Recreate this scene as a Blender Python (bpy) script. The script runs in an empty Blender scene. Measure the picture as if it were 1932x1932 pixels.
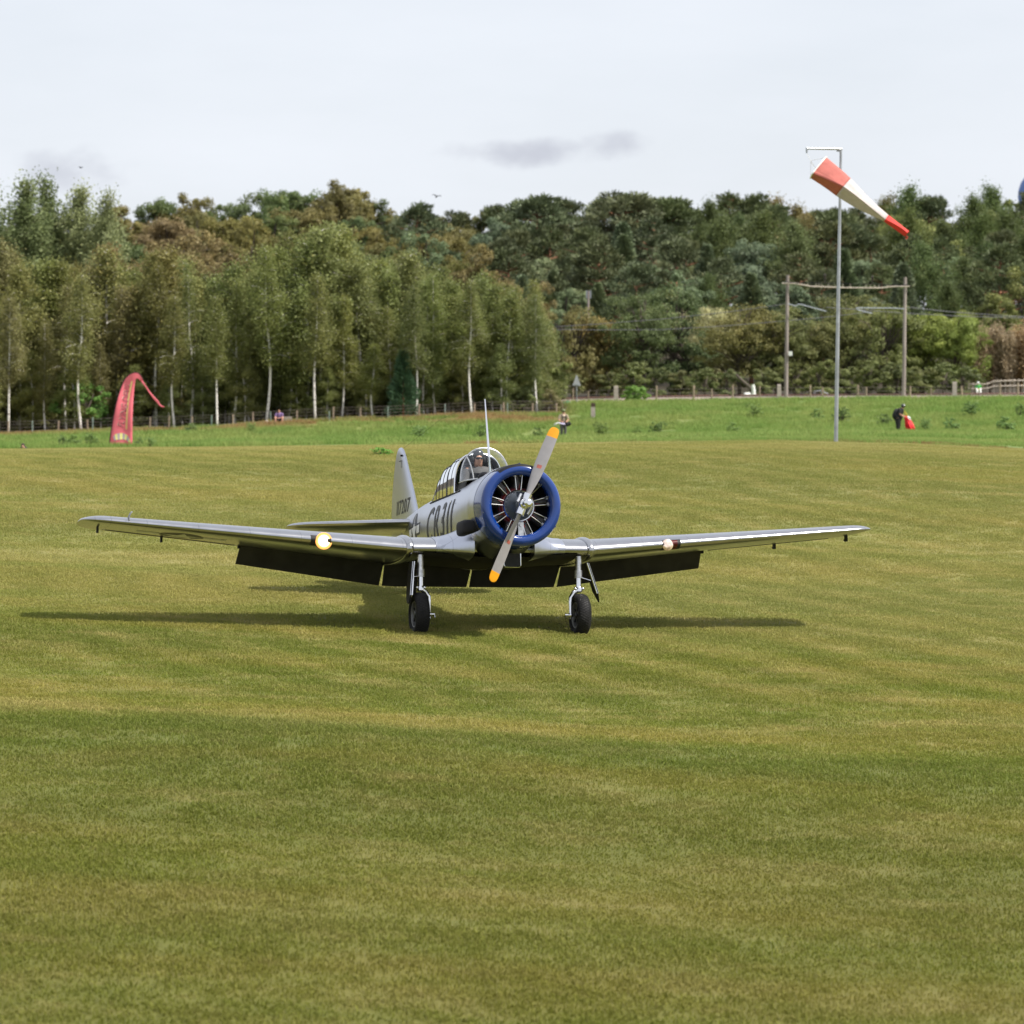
import bpy, bmesh, math, random
import numpy as np
from mathutils import Vector, Matrix, Euler

scene = bpy.context.scene
R = math.radians
# ---------------------------------------------------------------- camera
FPX = 6640.0            # focal length in units of a 1932 px wide frame
EYE = 3.6
HORY = 783.0            # row of eye level in that frame
cam_d = bpy.data.cameras.new('camera')
cam_d.sensor_width = 36.0
cam_d.lens = 36.0 * FPX / 1932.0
cam_d.shift_y = -(966.0 - HORY) / 1932.0
cam_d.clip_start = 0.5
cam_d.clip_end = 12000
cam_d.dof.use_dof = True
cam_d.dof.focus_distance = 54.0
cam_d.dof.aperture_fstop = 2.9
cam = bpy.data.objects.new('camera', cam_d)
scene.collection.objects.link(cam)
cam.location = (0, 0, EYE)
cam.rotation_euler = (R(90), 0, 0)
scene.camera = cam

# ---------------------------------------------------------------- sky and sun
SUN_TRAVEL = Vector((-0.72, 0.22, -1.12)).normalized()
sun_from = -SUN_TRAVEL
SUN_EL = math.asin(sun_from.z)
SUN_AZ = math.atan2(sun_from.x, sun_from.y)
world = bpy.data.worlds.new('World')
scene.world = world
world.use_nodes = True
wn = world.node_tree
wn.nodes.clear()
def wnode(t, **kw):
    n = wn.nodes.new(t)
    for k, v in kw.items():
        setattr(n, k, v)
    return n
w_out = wnode('ShaderNodeOutputWorld')
w_bg = wnode('ShaderNodeBackground')
w_bg.inputs['Strength'].default_value = 0.1
w_sky = wnode('ShaderNodeTexSky')
w_sky.sky_type = 'NISHITA'
w_sky.sun_disc = False
w_sky.sun_elevation = SUN_EL
w_sky.sun_rotation = SUN_AZ
w_sky.air_density = 1.0
w_sky.dust_density = 2.5
w_sky.ozone_density = 1.0
# thin high cloud veil over the clear sky
w_tc = wnode('ShaderNodeTexCoord')
w_map = wnode('ShaderNodeMapping')
w_map.inputs['Scale'].default_value = (1.0, 1.0, 3.5)
w_noise = wnode('ShaderNodeTexNoise')
w_noise.inputs['Scale'].default_value = 7.0
w_noise.inputs['Detail'].default_value = 6.0
w_noise.inputs['Roughness'].default_value = 0.55
w_ramp = wnode('ShaderNodeMapRange')
w_ramp.inputs['From Min'].default_value = 0.3
w_ramp.inputs['From Max'].default_value = 0.75
w_ramp.inputs['To Min'].default_value = 0.76
w_ramp.inputs['To Max'].default_value = 0.92
w_mix = wnode('ShaderNodeMixRGB')
w_mix.inputs[2].default_value = (6.9, 7.2, 7.75, 1)
wl = wn.links.new
wl(w_tc.outputs['Generated'], w_map.inputs['Vector'])
wl(w_map.outputs['Vector'], w_noise.inputs['Vector'])
wl(w_noise.outputs['Fac'], w_ramp.inputs['Value'])
wl(w_ramp.outputs['Result'], w_mix.inputs[0])
wl(w_sky.outputs['Color'], w_mix.inputs[1])
# small grey clouds low over the wood
def wmath(op, a=None, b=None):
    n = wnode('ShaderNodeMath', operation=op)
    for i, v in enumerate((a, b)):
        if v is None: continue
        if isinstance(v, (int, float)): n.inputs[i].default_value = v
        else: wl(v, n.inputs[i])
    return n.outputs[0]
w_sep = wnode('ShaderNodeSeparateXYZ')
wl(w_tc.outputs['Generated'], w_sep.inputs[0])
w_u = wmath('DIVIDE', w_sep.outputs['X'], wmath('MAXIMUM', w_sep.outputs['Y'], 0.02))
w_v = wmath('DIVIDE', w_sep.outputs['Z'], wmath('MAXIMUM', w_sep.outputs['Y'], 0.02))
w_cn = wnode('ShaderNodeTexNoise')
w_cn.inputs['Scale'].default_value = 60.0
w_cn.inputs['Detail'].default_value = 5.0
w_cmap = wnode('ShaderNodeMapping')
w_cmap.inputs['Scale'].default_value = (1.0, 1.0, 1.5)
wl(w_tc.outputs['Generated'], w_cmap.inputs['Vector'])
wl(w_cmap.outputs['Vector'], w_cn.inputs['Vector'])
cloud_total = None
for (cx, cy, rx, ry, amt) in ((1010, 288, 230, 36, 0.95), (130, 322, 150, 55, 0.8), (1165, 276, 110, 40, 0.9)):
    cu, cv = (cx - 966) / FPX, (HORY - cy) / FPX
    du = wmath('DIVIDE', wmath('SUBTRACT', w_u, cu), rx / FPX)
    dv = wmath('DIVIDE', wmath('SUBTRACT', w_v, cv), ry / FPX)
    r2 = wmath('ADD', wmath('MULTIPLY', du, du), wmath('MULTIPLY', dv, dv))
    base = wmath('SUBTRACT', 1.0, r2)
    dens = wmath('ADD', base, wmath('MULTIPLY', wmath('SUBTRACT', w_cn.outputs['Fac'], 0.54), 2.6))
    sm = wnode('ShaderNodeMapRange', interpolation_type='SMOOTHSTEP')
    sm.inputs['From Min'].default_value = 0.0
    sm.inputs['From Max'].default_value = 1.3
    sm.inputs['To Max'].default_value = amt
    wl(dens, sm.inputs['Value'])
    cut = wnode('ShaderNodeMapRange', interpolation_type='SMOOTHSTEP')
    cut.inputs['From Min'].default_value = -1.0
    cut.inputs['From Max'].default_value = 0.5
    wl(base, cut.inputs['Value'])
    c = wmath('MULTIPLY', sm.outputs[0], cut.outputs[0])
    cloud_total = c if cloud_total is None else wmath('MAXIMUM', cloud_total, c)
w_mix2 = wnode('ShaderNodeMixRGB')
w_mix2.inputs[2].default_value = (4.5, 4.7, 5.3, 1)
wl(cloud_total, w_mix2.inputs[0])
wl(w_mix.outputs[0], w_mix2.inputs[1])
wl(w_mix2.outputs[0], w_bg.inputs['Color'])
wl(w_bg.outputs[0], w_out.inputs[0])

sun_d = bpy.data.lights.new('sun', 'SUN')
sun_d.energy = 5.0
sun_d.angle = R(0.6)
sun_d.color = (1.0, 0.95, 0.87)
sun = bpy.data.objects.new('sun', sun_d)
scene.collection.objects.link(sun)
sun.rotation_euler = SUN_TRAVEL.to_track_quat('-Z', 'Y').to_euler()
sun.location = (40, -20, 60)

scene.view_settings.view_transform = 'Standard'
scene.view_settings.look = 'None'
scene.view_settings.gamma = 1.0
scene.view_settings.use_curve_mapping = False
scene.view_settings.exposure = 0.42
scene.render.engine = 'CYCLES'
scene.cycles.max_bounces = 8
scene.cycles.diffuse_bounces = 3
scene.cycles.glossy_bounces = 4
scene.cycles.transmission_bounces = 4
scene.cycles.transparent_max_bounces = 12
scene.cycles.use_denoising = True
scene.cycles.sample_clamp_indirect = 6.0

# ---------------------------------------------------------------- helpers
COL = scene.collection
def P(px, py, d):
    """point seen at (px, py) of the 1932 px frame, d metres away"""
    return Vector(((px - 966.0) * d / FPX, d, EYE - (py - HORY) * d / FPX))

def tag(o, label=None, cat=None, group=None, kind=None):
    if label: o['label'] = label
    if cat: o['category'] = cat
    if group: o['group'] = group
    if kind: o['kind'] = kind
    return o

def empty(name, loc=(0, 0, 0), label=None, cat=None, group=None, rz=0.0):
    o = bpy.data.objects.new(name, None)
    o.empty_display_size = 0.2
    COL.objects.link(o)
    o.location = loc
    o.rotation_euler = (0, 0, rz)
    return tag(o, label, cat, group)

class MB:
    """collects vertices and faces for one mesh object"""
    def __init__(self):
        self.v, self.f, self.m = [], [], []
    def add(self, vs, fs, mi=0):
        b = len(self.v)
        self.v.extend([tuple(p) for p in vs])
        for f in fs:
            self.f.append(tuple(i + b for i in f)); self.m.append(mi)
        return self
    def loft(self, rings, closed=True, caps=(True, True), mi=0):
        n = len(rings[0]); vs = [p for r in rings for p in r]; fs = []
        for i in range(len(rings) - 1):
            for j in range(n if closed else n - 1):
                k = (j + 1) % n
                fs.append((i*n + j, i*n + k, (i+1)*n + k, (i+1)*n + j))
        if closed:
            if caps[0]: fs.append(tuple(range(n - 1, -1, -1)))
            if caps[1]: fs.append(tuple((len(rings)-1)*n + j for j in range(n)))
        return self.add(vs, fs, mi)
    def tube(self, path, radii, n=10, caps=(True, True), mi=0, squash=1.0):
        path = [Vector(p) for p in path]
        if isinstance(radii, (int, float)): radii = [radii] * len(path)
        rings = []; up = None
        for i, p in enumerate(path):
            t = (path[min(i+1, len(path)-1)] - path[max(i-1, 0)])
            t = t.normalized() if t.length > 1e-9 else Vector((0, 0, 1))
            if up is None:
                a = Vector((0, 0, 1)) if abs(t.z) < 0.9 else Vector((1, 0, 0))
                up = (a - t * a.dot(t)).normalized()
            else:
                up = (up - t * up.dot(t)).normalized()
            s = t.cross(up)
            r = radii[i]
            rings.append([p + (up * math.cos(2*math.pi*k/n) + s * math.sin(2*math.pi*k/n) * squash) * r for k in range(n)])
        return self.loft(rings, True, caps, mi)
    def lathe(self, prof, c=(0, 0, 0), axis='x', n=24, mi=0, caps=(False, False)):
        """prof: (along, radius)"""
        c = Vector(c); rings = []
        for a, r in prof:
            ring = []
            for k in range(n):
                t = 2*math.pi*k/n; u, w = r*math.cos(t), r*math.sin(t)
                ring.append(c + (Vector((a, u, w)) if axis == 'x' else Vector((u, a, w)) if axis == 'y' else Vector((u, w, a))))
            rings.append(ring)
        return self.loft(rings, True, caps, mi)
    def box(self, c, s, rot=None, mi=0):
        c = Vector(c); hx, hy, hz = s[0]/2, s[1]/2, s[2]/2
        vs = [Vector((x, y, z)) for x in (-hx, hx) for y in (-hy, hy) for z in (-hz, hz)]
        if rot is not None: vs = [rot @ v for v in vs]
        vs = [v + c for v in vs]
        return self.add(vs, [(0,1,3,2), (4,6,7,5), (0,4,5,1), (2,3,7,6), (0,2,6,4), (1,5,7,3)], mi)
    def ball(self, c, r, n=12, m=8, mi=0, rot=None):
        c = Vector(c)
        if isinstance(r, (int, float)): r = (r, r, r)
        rings = []
        for i in range(1, m):
            a = math.pi*i/m
            ring = [Vector((r[0]*math.sin(a)*math.cos(2*math.pi*k/n), r[1]*math.sin(a)*math.sin(2*math.pi*k/n), r[2]*math.cos(a))) for k in range(n)]
            rings.append([(rot @ p if rot else p) + c for p in ring])
        return self.loft(rings, True, (True, True), mi)
    def build(self, name, mats, parent=None, smooth=True, sharp=40, loc=None):
        me = bpy.data.meshes.new(name)
        me.from_pydata(self.v, [], self.f)
        if not isinstance(mats, (list, tuple)): mats = [mats]
        for m in mats: me.materials.append(m)
        if len(mats) > 1: me.polygons.foreach_set('material_index', self.m)
        bm = bmesh.new(); bm.from_mesh(me)
        bmesh.ops.recalc_face_normals(bm, faces=bm.faces); bm.to_mesh(me); bm.free()
        if smooth:
            me.shade_smooth()
            me.set_sharp_from_angle(angle=R(sharp))
        o = bpy.data.objects.new(name, me)
        COL.objects.link(o)
        if parent is not None: o.parent = parent
        if loc is not None: o.location = loc
        return o

def copy_tree(o, parent=None):
    c = o.copy(); COL.objects.link(c); c.parent = parent
    for ch in list(o.children):
        copy_tree(ch, c)
    return c

# ---------------------------------------------------------------- materials
def mat(name, col, rough=0.6, metal=0.0, spec=0.5, noise=None, bump=None, coat=0.0, emit=None):
    """noise=(scale, amount[, stretch]) varies the colour, bump=(scale, strength)"""
    m = bpy.data.materials.new(name); m.use_nodes = True
    nt = m.node_tree; b = nt.nodes['Principled BSDF']
    b.inputs['Base Color'].default_value = (*col, 1)
    b.inputs['Roughness'].default_value = rough
    b.inputs['Metallic'].default_value = metal
    b.inputs['Specular IOR Level'].default_value = spec
    b.inputs['Coat Weight'].default_value = coat
    if emit:
        b.inputs['Emission Color'].default_value = (*emit[0], 1)
        b.inputs['Emission Strength'].default_value = emit[1]
    if noise or bump:
        tc = nt.nodes.new('ShaderNodeTexCoord')
        mp = nt.nodes.new('ShaderNodeMapping')
        nt.links.new(tc.outputs['Object'], mp.inputs['Vector'])
        if noise and len(noise) > 2: mp.inputs['Scale'].default_value = noise[2]
    if noise:
        nz = nt.nodes.new('ShaderNodeTexNoise'); nz.inputs['Scale'].default_value = noise[0]; nz.inputs['Detail'].default_value = 5
        nt.links.new(mp.outputs['Vector'], nz.inputs['Vector'])
        mr = nt.nodes.new('ShaderNodeMapRange')
        mr.inputs['From Min'].default_value = 0.3; mr.inputs['From Max'].default_value = 0.7
        mr.inputs['To Min'].default_value = 1 - noise[1]; mr.inputs['To Max'].default_value = 1 + noise[1]
        nt.links.new(nz.outputs['Fac'], mr.inputs['Value'])
        mx = nt.nodes.new('ShaderNodeMixRGB'); mx.blend_type = 'MULTIPLY'; mx.inputs[0].default_value = 1
        mx.inputs[1].default_value = (*col, 1)
        nt.links.new(mr.outputs[0], mx.inputs[2])
        nt.links.new(mx.outputs[0], b.inputs['Base Color'])
    if bump:
        nz2 = nt.nodes.new('ShaderNodeTexNoise'); nz2.inputs['Scale'].default_value = bump[0]; nz2.inputs['Detail'].default_value = 3
        nt.links.new(mp.outputs['Vector'], nz2.inputs['Vector'])
        bp = nt.nodes.new('ShaderNodeBump'); bp.inputs['Strength'].default_value = bump[1]; bp.inputs['Distance'].default_value = 0.02
        nt.links.new(nz2.outputs['Fac'], bp.inputs['Height'])
        nt.links.new(bp.outputs[0], b.inputs['Normal'])
    return m
# ================================================================ terrain
U_GRID = np.array([-600, 0, 300, 700, 966, 1250, 1449, 1700, 1932, 2500], float)
ROWS = [
 (115, [852,848,845,841,838,834,832,838,848,855]),
 (140, [852,848,846,840,837,832,828,832,838,845]),
 (200, [850,847,844,838,835,829,825,822,826,832]),
 (218, [842,837,832,825,830,822,818,814,815,820]),
 (240, [826,821,812,793,784,786,788,787,785,788]),
 (262, [822,818,808,786,768,762,758,756,754,756]),
 (275, [820,815,806,782,757,751,750,749,748,750]),
 (300, [815,810,802,778,752,748,747,747,746,748]),
 (340, [790,780,770,750,735,730,730,730,730,730]),
 (420, [690,680,660,650,655,650,650,650,650,650]),
 (500, [590,585,575,585,605,612,612,606,596,585]),
 (620, [580,580,570,580,600,605,605,600,590,585]),
 (1000, [690]*10), (2500, [765]*10), (9000, [783]*10)]
ROW_Y = np.array([r[0] for r in ROWS], float)
ROW_Z = np.array([[EYE - (v - HORY) * r[0] / FPX for v in r[1]] for r in ROWS])
_rng = np.random.default_rng(5)
_ph = _rng.uniform(0, 6.28, (10, 2)); _k = _rng.uniform(0.35, 1.5, 10); _an = _rng.uniform(0, 6.28, 10)
def wob(X, Y):
    s = 0
    for i in range(10):
        s = s + np.sin(_k[i]*(X*math.cos(_an[i]) + Y*math.sin(_an[i])) + _ph[i, 0]) / (1 + _k[i]*2)
    return s
def gz(X, Y):
    """ground height, vectorised"""
    X = np.asarray(X, float); Y = np.asarray(Y, float)
    Yc = np.maximum(Y, -10)
    near = 0.215 + 0.040 * (Yc - 54.4) - 0.035 * (np.clip(X, -40, 40) + 0.1)
    near = near + 0.045 * wob(X*.6, Y*.6) * np.clip(np.hypot(X, Y - 56) / 6 - 0.5, 0, 1.5)
    Ys = np.maximum(Y, 60)
    u = np.clip(966 + FPX * X / Ys, -600, 2500)
    ui = np.clip(np.searchsorted(U_GRID, u) - 1, 0, len(U_GRID) - 2)
    ut = (u - U_GRID[ui]) / (U_GRID[ui+1] - U_GRID[ui]); ut = ut*ut*(3 - 2*ut)*0.6 + ut*0.4
    yi = np.clip(np.searchsorted(ROW_Y, Ys) - 1, 0, len(ROW_Y) - 2)
    yt = np.clip((Ys - ROW_Y[yi]) / (ROW_Y[yi+1] - ROW_Y[yi]), 0, 1)
    za = ROW_Z[yi, ui]*(1-ut) + ROW_Z[yi, ui+1]*ut
    zb = ROW_Z[yi+1, ui]*(1-ut) + ROW_Z[yi+1, ui+1]*ut
    far = za*(1-yt) + zb*yt
    t = np.clip((Y - 66) / (115 - 66), 0, 1); t = t*t*(3-2*t)
    return near*(1-t) + far*t
def gzf(x, y): return float(gz(x, y))
def G(px, d):
    """ground point at image column px, d metres away"""
    x = (px - 966.0) * d / FPX
    return Vector((x, d, gzf(x, d)))

# ---- grass colour shared by the soil sheet and the blades (world space)
def grass_nodes(nt):
    N = nt.nodes.new; L = nt.links.new
    geo = N('ShaderNodeNewGeometry')
    def mp(scale, rot=0.0):
        m = N('ShaderNodeMapping'); m.inputs['Scale'].default_value = scale; m.inputs['Rotation'].default_value = (0, 0, rot)
        L(geo.outputs['Position'], m.inputs['Vector']); return m.outputs[0]
    def nz(vec, s, d=4, r=0.55):
        n = N('ShaderNodeTexNoise'); n.inputs['Scale'].default_value = s; n.inputs['Detail'].default_value = d; n.inputs['Roughness'].default_value = r
        L(vec, n.inputs['Vector']); return n.outputs['Fac']
    def rng(v, a, b, c=0.0, d=1.0):
        m = N('ShaderNodeMapRange'); m.interpolation_type = 'SMOOTHSTEP'
        for k, x in zip(('From Min', 'From Max', 'To Min', 'To Max'), (a, b, c, d)): m.inputs[k].default_value = x
        L(v, m.inputs['Value']); return m.outputs[0]
    def mix(f, a, b, mode='MIX'):
        m = N('ShaderNodeMixRGB'); m.blend_type = mode
        for i, v in enumerate((f, a, b)):
            if isinstance(v, tuple): m.inputs[i].default_value = (*v, 1)
            elif isinstance(v, float): m.inputs[i].default_value = v
            else: L(v, m.inputs[i])
        return m.outputs[0]
    def math_(op, a, b):
        m = N('ShaderNodeMath'); m.operation = op
        for i, v in enumerate((a, b)):
            if isinstance(v, (int, float)): m.inputs[i].default_value = v
            else: L(v, m.inputs[i])
        return m.outputs[0]
    GREEN, OLIVE, STRAW, DARK = GRASS_COLS
    n1 = nz(mp((0.16, 0.42, 0.2), 0.30), 1.0, 5)
    n2 = nz(mp((0.45, 0.9, 1), 0.4), 1.0, 6, 0.62)
    n3 = nz(mp((2.2, 3.4, 2)), 1.0, 4, 0.65)
    n4 = nz(mp((0.05, 0.11, 0.1), 0.15), 1.0, 3)
    c = mix(rng(n1, 0.38, 0.68), GREEN, OLIVE)
    c = mix(rng(n4, 0.46, 0.62, 0.0, 0.8), c, (0.150, 0.185, 0.030))
    c = mix(rng(n4, 0.42, 0.30, 0.0, 0.45), c, STRAW)
    c = mix(rng(n2, 0.48, 0.74, 0.0, 0.65), c, STRAW)
    c = mix(rng(n3, 0.50, 0.74, 0.0, 0.5), c, STRAW)
    c = mix(rng(n3, 0.48, 0.24, 0.0, 0.5), c, DARK)
    c = mix(rng(n1, 0.40, 0.22, 0.0, 0.6), c, DARK)
    # mown tracks running slantwise down the field
    sep = N('ShaderNodeSeparateXYZ'); L(geo.outputs['Position'], sep.inputs[0])
    X, Y = sep.outputs['X'], sep.outputs['Y']
    sx = math_('ADD', math_('MULTIPLY', X, 0.914), math_('MULTIPLY', Y, 0.405))
    sx = math_('ADD', sx, math_('MULTIPLY', nz(mp((0.10, 0.07, 0.1)), 1.0, 3), 6.0))
    st_ = math_('PINGPONG', sx, 0.85)
    amp = math_('MULTIPLY', rng(Y, 36.0, 52.0, 0.25, 1.0), rng(nz(mp((0.07, 0.05, 0.1), 0.5), 1.0, 3), 0.36, 0.6, 0.15, 1.0))
    c = mix(math_('MULTIPLY', rng(st_, 0.36, 0.72), math_('MULTIPLY', amp, 0.42)), c, DARK)
    c = mix(math_('MULTIPLY', rng(st_, 0.38, 0.08), math_('MULTIPLY', amp, 0.22)), c, STRAW)
    # lusher turf near, drier behind, with the slopes' shade and sunlight painted in
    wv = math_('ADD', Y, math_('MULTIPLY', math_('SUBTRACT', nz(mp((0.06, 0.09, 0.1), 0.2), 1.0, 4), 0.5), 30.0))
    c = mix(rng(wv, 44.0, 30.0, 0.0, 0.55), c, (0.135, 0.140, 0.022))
    c = mix(math_('MULTIPLY', rng(wv, 36.5, 39.0), rng(wv, 44.0, 40.5, 0.0, 0.5)), c, (0.110, 0.150, 0.024))  # dark green band: shade of a slope painted into the turf
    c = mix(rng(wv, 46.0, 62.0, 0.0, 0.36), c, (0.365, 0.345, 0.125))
    # meadow beyond the mown edge
    e = math_('ADD', Y, math_('MULTIPLY', math_('SUBTRACT', nz(mp((0.35, 0.5, 0.5)), 1.0, 5), 0.5), 7.0))
    far = rng(e, 112.5, 118.0)
    mg = mix(rng(nz(mp((0.12, 0.08, 0.1)), 1.0, 5), 0.35, 0.68), (0.185, 0.285, 0.066), (0.270, 0.325, 0.095))
    mg = mix(rng(nz(mp((0.5, 0.3, 0.5)), 1.0, 4, 0.65), 0.5, 0.75, 0.0, 0.7), mg, (0.29, 0.33, 0.11))
    mg = mix(rng(nz(mp((0.3, 0.2, 0.5)), 1.3, 4, 0.6), 0.46, 0.30, 0.0, 0.7), mg, (0.115, 0.215, 0.045))
    # yellowed fringe along the wood fence on the left, bleached edge on the right
    lf = math_('MULTIPLY', rng(math_('ADD', Y, math_('MULTIPLY', X, 0.03)), 229.0, 237.0), rng(X, 5.0, 2.0))
    lf = math_('MULTIPLY', lf, rng(nz(mp((0.18, 0.35, 0.5)), 1.0, 4), 0.38, 0.55))
    mg = mix(lf, mg, (0.32, 0.215, 0.095))
    rf = math_('MULTIPLY', rng(X, 9.0, 13.0), rng(e, 122.0, 117.0))
    rf = math_('MULTIPLY', rf, rng(nz(mp((0.25, 0.6, 0.5)), 1.0, 5), 0.42, 0.58))
    mg = mix(rf, mg, (0.27, 0.175, 0.075))
    cf = math_('MULTIPLY', math_('MULTIPLY', rng(X, -3.2, -1.8), rng(X, 0.6, -0.6)), rng(e, 125.0, 117.0))
    cf = math_('MULTIPLY', cf, rng(nz(mp((0.5, 0.6, 0.5)), 1.0, 5), 0.38, 0.5))
    mg = mix(cf, mg, (0.30, 0.21, 0.09))
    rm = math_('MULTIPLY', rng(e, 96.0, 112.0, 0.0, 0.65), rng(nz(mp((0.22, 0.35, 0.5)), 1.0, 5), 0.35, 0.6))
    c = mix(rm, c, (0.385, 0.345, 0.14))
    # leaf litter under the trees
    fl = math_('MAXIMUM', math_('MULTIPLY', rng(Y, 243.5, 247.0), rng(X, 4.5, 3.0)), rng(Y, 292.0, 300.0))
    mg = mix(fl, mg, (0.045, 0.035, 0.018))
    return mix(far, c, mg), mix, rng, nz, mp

GRASS_COLS = ((0.190, 0.222, 0.034), (0.278, 0.250, 0.054), (0.43, 0.355, 0.140), (0.122, 0.152, 0.020))
def make_grass_mat(name, blade):
    m = bpy.data.materials.new(name); m.use_nodes = True
    nt = m.node_tree; b = nt.nodes['Principled BSDF']; out = nt.nodes['Material Output']
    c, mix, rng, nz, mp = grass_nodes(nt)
    b.inputs['Roughness'].default_value = 0.75
    b.inputs['Specular IOR Level'].default_value = 0.25
    if blade:
        at = nt.nodes.new('ShaderNodeAttribute'); at.attribute_name = 'tint'
        mr = nt.nodes.new('ShaderNodeMapRange'); mr.inputs['To Min'].default_value = 0.86; mr.inputs['To Max'].default_value = 1.28
        nt.links.new(at.outputs['Fac'], mr.inputs['Value'])
        c = mix(1.0, c, mr.outputs[0], 'MULTIPLY')
        dry = nt.nodes.new('ShaderNodeMapRange'); dry.inputs['From Min'].default_value = 0.86; dry.inputs['From Max'].default_value = 0.93
        dry.inputs['To Max'].default_value = 0.4
        nt.links.new(at.outputs['Fac'], dry.inputs['Value'])
        c = mix(dry.outputs[0], c, (0.24, 0.19, 0.085))
        tr = nt.nodes.new('ShaderNodeBsdfTranslucent'); nt.links.new(c, tr.inputs['Color'])
        ms = nt.nodes.new('ShaderNodeMixShader'); ms.inputs[0].default_value = 0.42
        nt.links.new(b.outputs[0], ms.inputs[1]); nt.links.new(tr.outputs[0], ms.inputs[2])
        nt.links.new(ms.outputs[0], out.inputs[0])
    else:
        c = mix(1.0, c, (0.62, 0.6, 0.56), 'MULTIPLY')
        bp = nt.nodes.new('ShaderNodeBump'); bp.inputs['Strength'].default_value = 0.9; bp.inputs['Distance'].default_value = 0.06
        nt.links.new(nz(mp((6, 6, 6)), 1.0, 6, 0.7), bp.inputs['Height'])
        nt.links.new(bp.outputs[0], b.inputs['Normal'])
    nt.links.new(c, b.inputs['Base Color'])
    return m
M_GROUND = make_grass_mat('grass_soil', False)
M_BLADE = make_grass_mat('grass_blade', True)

def nonuni(core, step, grow, end):
    out = [0.0]; s = step
    while out[-1] < end:
        if out[-1] > core: s *= grow
        out.append(out[-1] + s)
    return np.array(out)
xs = nonuni(48, 0.8, 1.09, 4500); xs = np.concatenate([-xs[:0:-1], xs])
ysf = nonuni(340, 1.6, 1.06, 8500); ys = np.concatenate([-nonuni(20, 3, 1.2, 300)[:0:-1], ysf])
GX, GY = np.meshgrid(xs, ys)
GZ = gz(GX, GY)
gv = np.stack([GX, GY, GZ], -1).reshape(-1, 3)
nx_, ny_ = len(xs), len(ys)
idx = np.arange(nx_*ny_).reshape(ny_, nx_)
gf = np.stack([idx[:-1, :-1], idx[:-1, 1:], idx[1:, 1:], idx[1:, :-1]], -1).reshape(-1, 4)
def np_mesh(name, v, f):
    me = bpy.data.meshes.new(name)
    me.vertices.add(len(v)); me.vertices.foreach_set('co', np.asarray(v, np.float32).ravel())
    k = f.shape[1]
    me.loops.add(f.size); me.loops.foreach_set('vertex_index', np.asarray(f, np.int32).ravel())
    me.polygons.add(len(f)); me.polygons.foreach_set('loop_start', np.arange(0, f.size, k, dtype=np.int32))
    me.update(calc_edges=True); me.validate()
    return me
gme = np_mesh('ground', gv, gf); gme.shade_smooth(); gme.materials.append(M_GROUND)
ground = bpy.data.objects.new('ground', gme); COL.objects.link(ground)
tag(ground, 'rolling mown airfield turf and green meadow running to the wood', kind='structure')

# ---- grass blades: patches of blades scattered by geometry nodes
GRASS_SRC = bpy.data.collections.new('grass_patches')
MEADOW_SRC = bpy.data.collections.new('meadow_patches')
def grass_patch(name, coll, n, rad, h, w, lean, seed, matl):
    rg = np.random.default_rng(seed)
    p = rg.uniform(-rad, rad, (n, 2))
    hh = rg.uniform(h[0], h[1], n) * (0.75 + 0.5*rg.random(n)); ww = rg.uniform(w[0], w[1], n)
    a = rg.uniform(0, 6.283, n); la = rg.uniform(0, 6.283, n); ll = hh * rg.uniform(0.1, lean, n)
    dx, dy = np.cos(a)*ww/2, np.sin(a)*ww/2
    z0 = np.full(n, -0.03)
    v0 = np.stack([p[:,0]-dx, p[:,1]-dy, z0], 1); v1 = np.stack([p[:,0]+dx, p[:,1]+dy, z0], 1)
    mx, my = p[:,0]+np.cos(la)*ll*.35, p[:,1]+np.sin(la)*ll*.35
    v2 = np.stack([mx+dx*.8, my+dy*.8, hh*.6], 1); v3 = np.stack([mx-dx*.8, my-dy*.8, hh*.6], 1)
    v4 = np.stack([p[:,0]+np.cos(la)*ll, p[:,1]+np.sin(la)*ll, hh], 1)
    V = np.stack([v0, v1, v2, v3, v4], 1).reshape(-1, 3)
    b = np.arange(n)*5
    f = np.stack([b, b+1, b+2, b+3], 1); t = np.stack([b+3, b+2, b+4, b+4], 1)
    me = bpy.data.meshes.new(name)
    faces = [tuple(x) for x in f] + [tuple(x[:3]) for x in t]
    me.from_pydata(V.tolist(), [], faces)
    at = me.attributes.new('tint', 'FLOAT', 'POINT'); at.data.foreach_set('value', np.repeat(rg.random(n), 5).astype(np.float32))
    me.materials.append(matl)
    o = bpy.data.objects.new(name, me); coll.objects.link(o)
for i in range(5):
    grass_patch('turf_patch', GRASS_SRC, 700, 0.54, (0.015, 0.040), (0.007, 0.014), 1.9, 10+i, M_BLADE)
for i in range(4):
    grass_patch('meadow_patch', MEADOW_SRC, 420, 1.15, (0.12, 0.34), (0.02, 0.045), 0.9, 40+i, M_BLADE)

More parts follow.
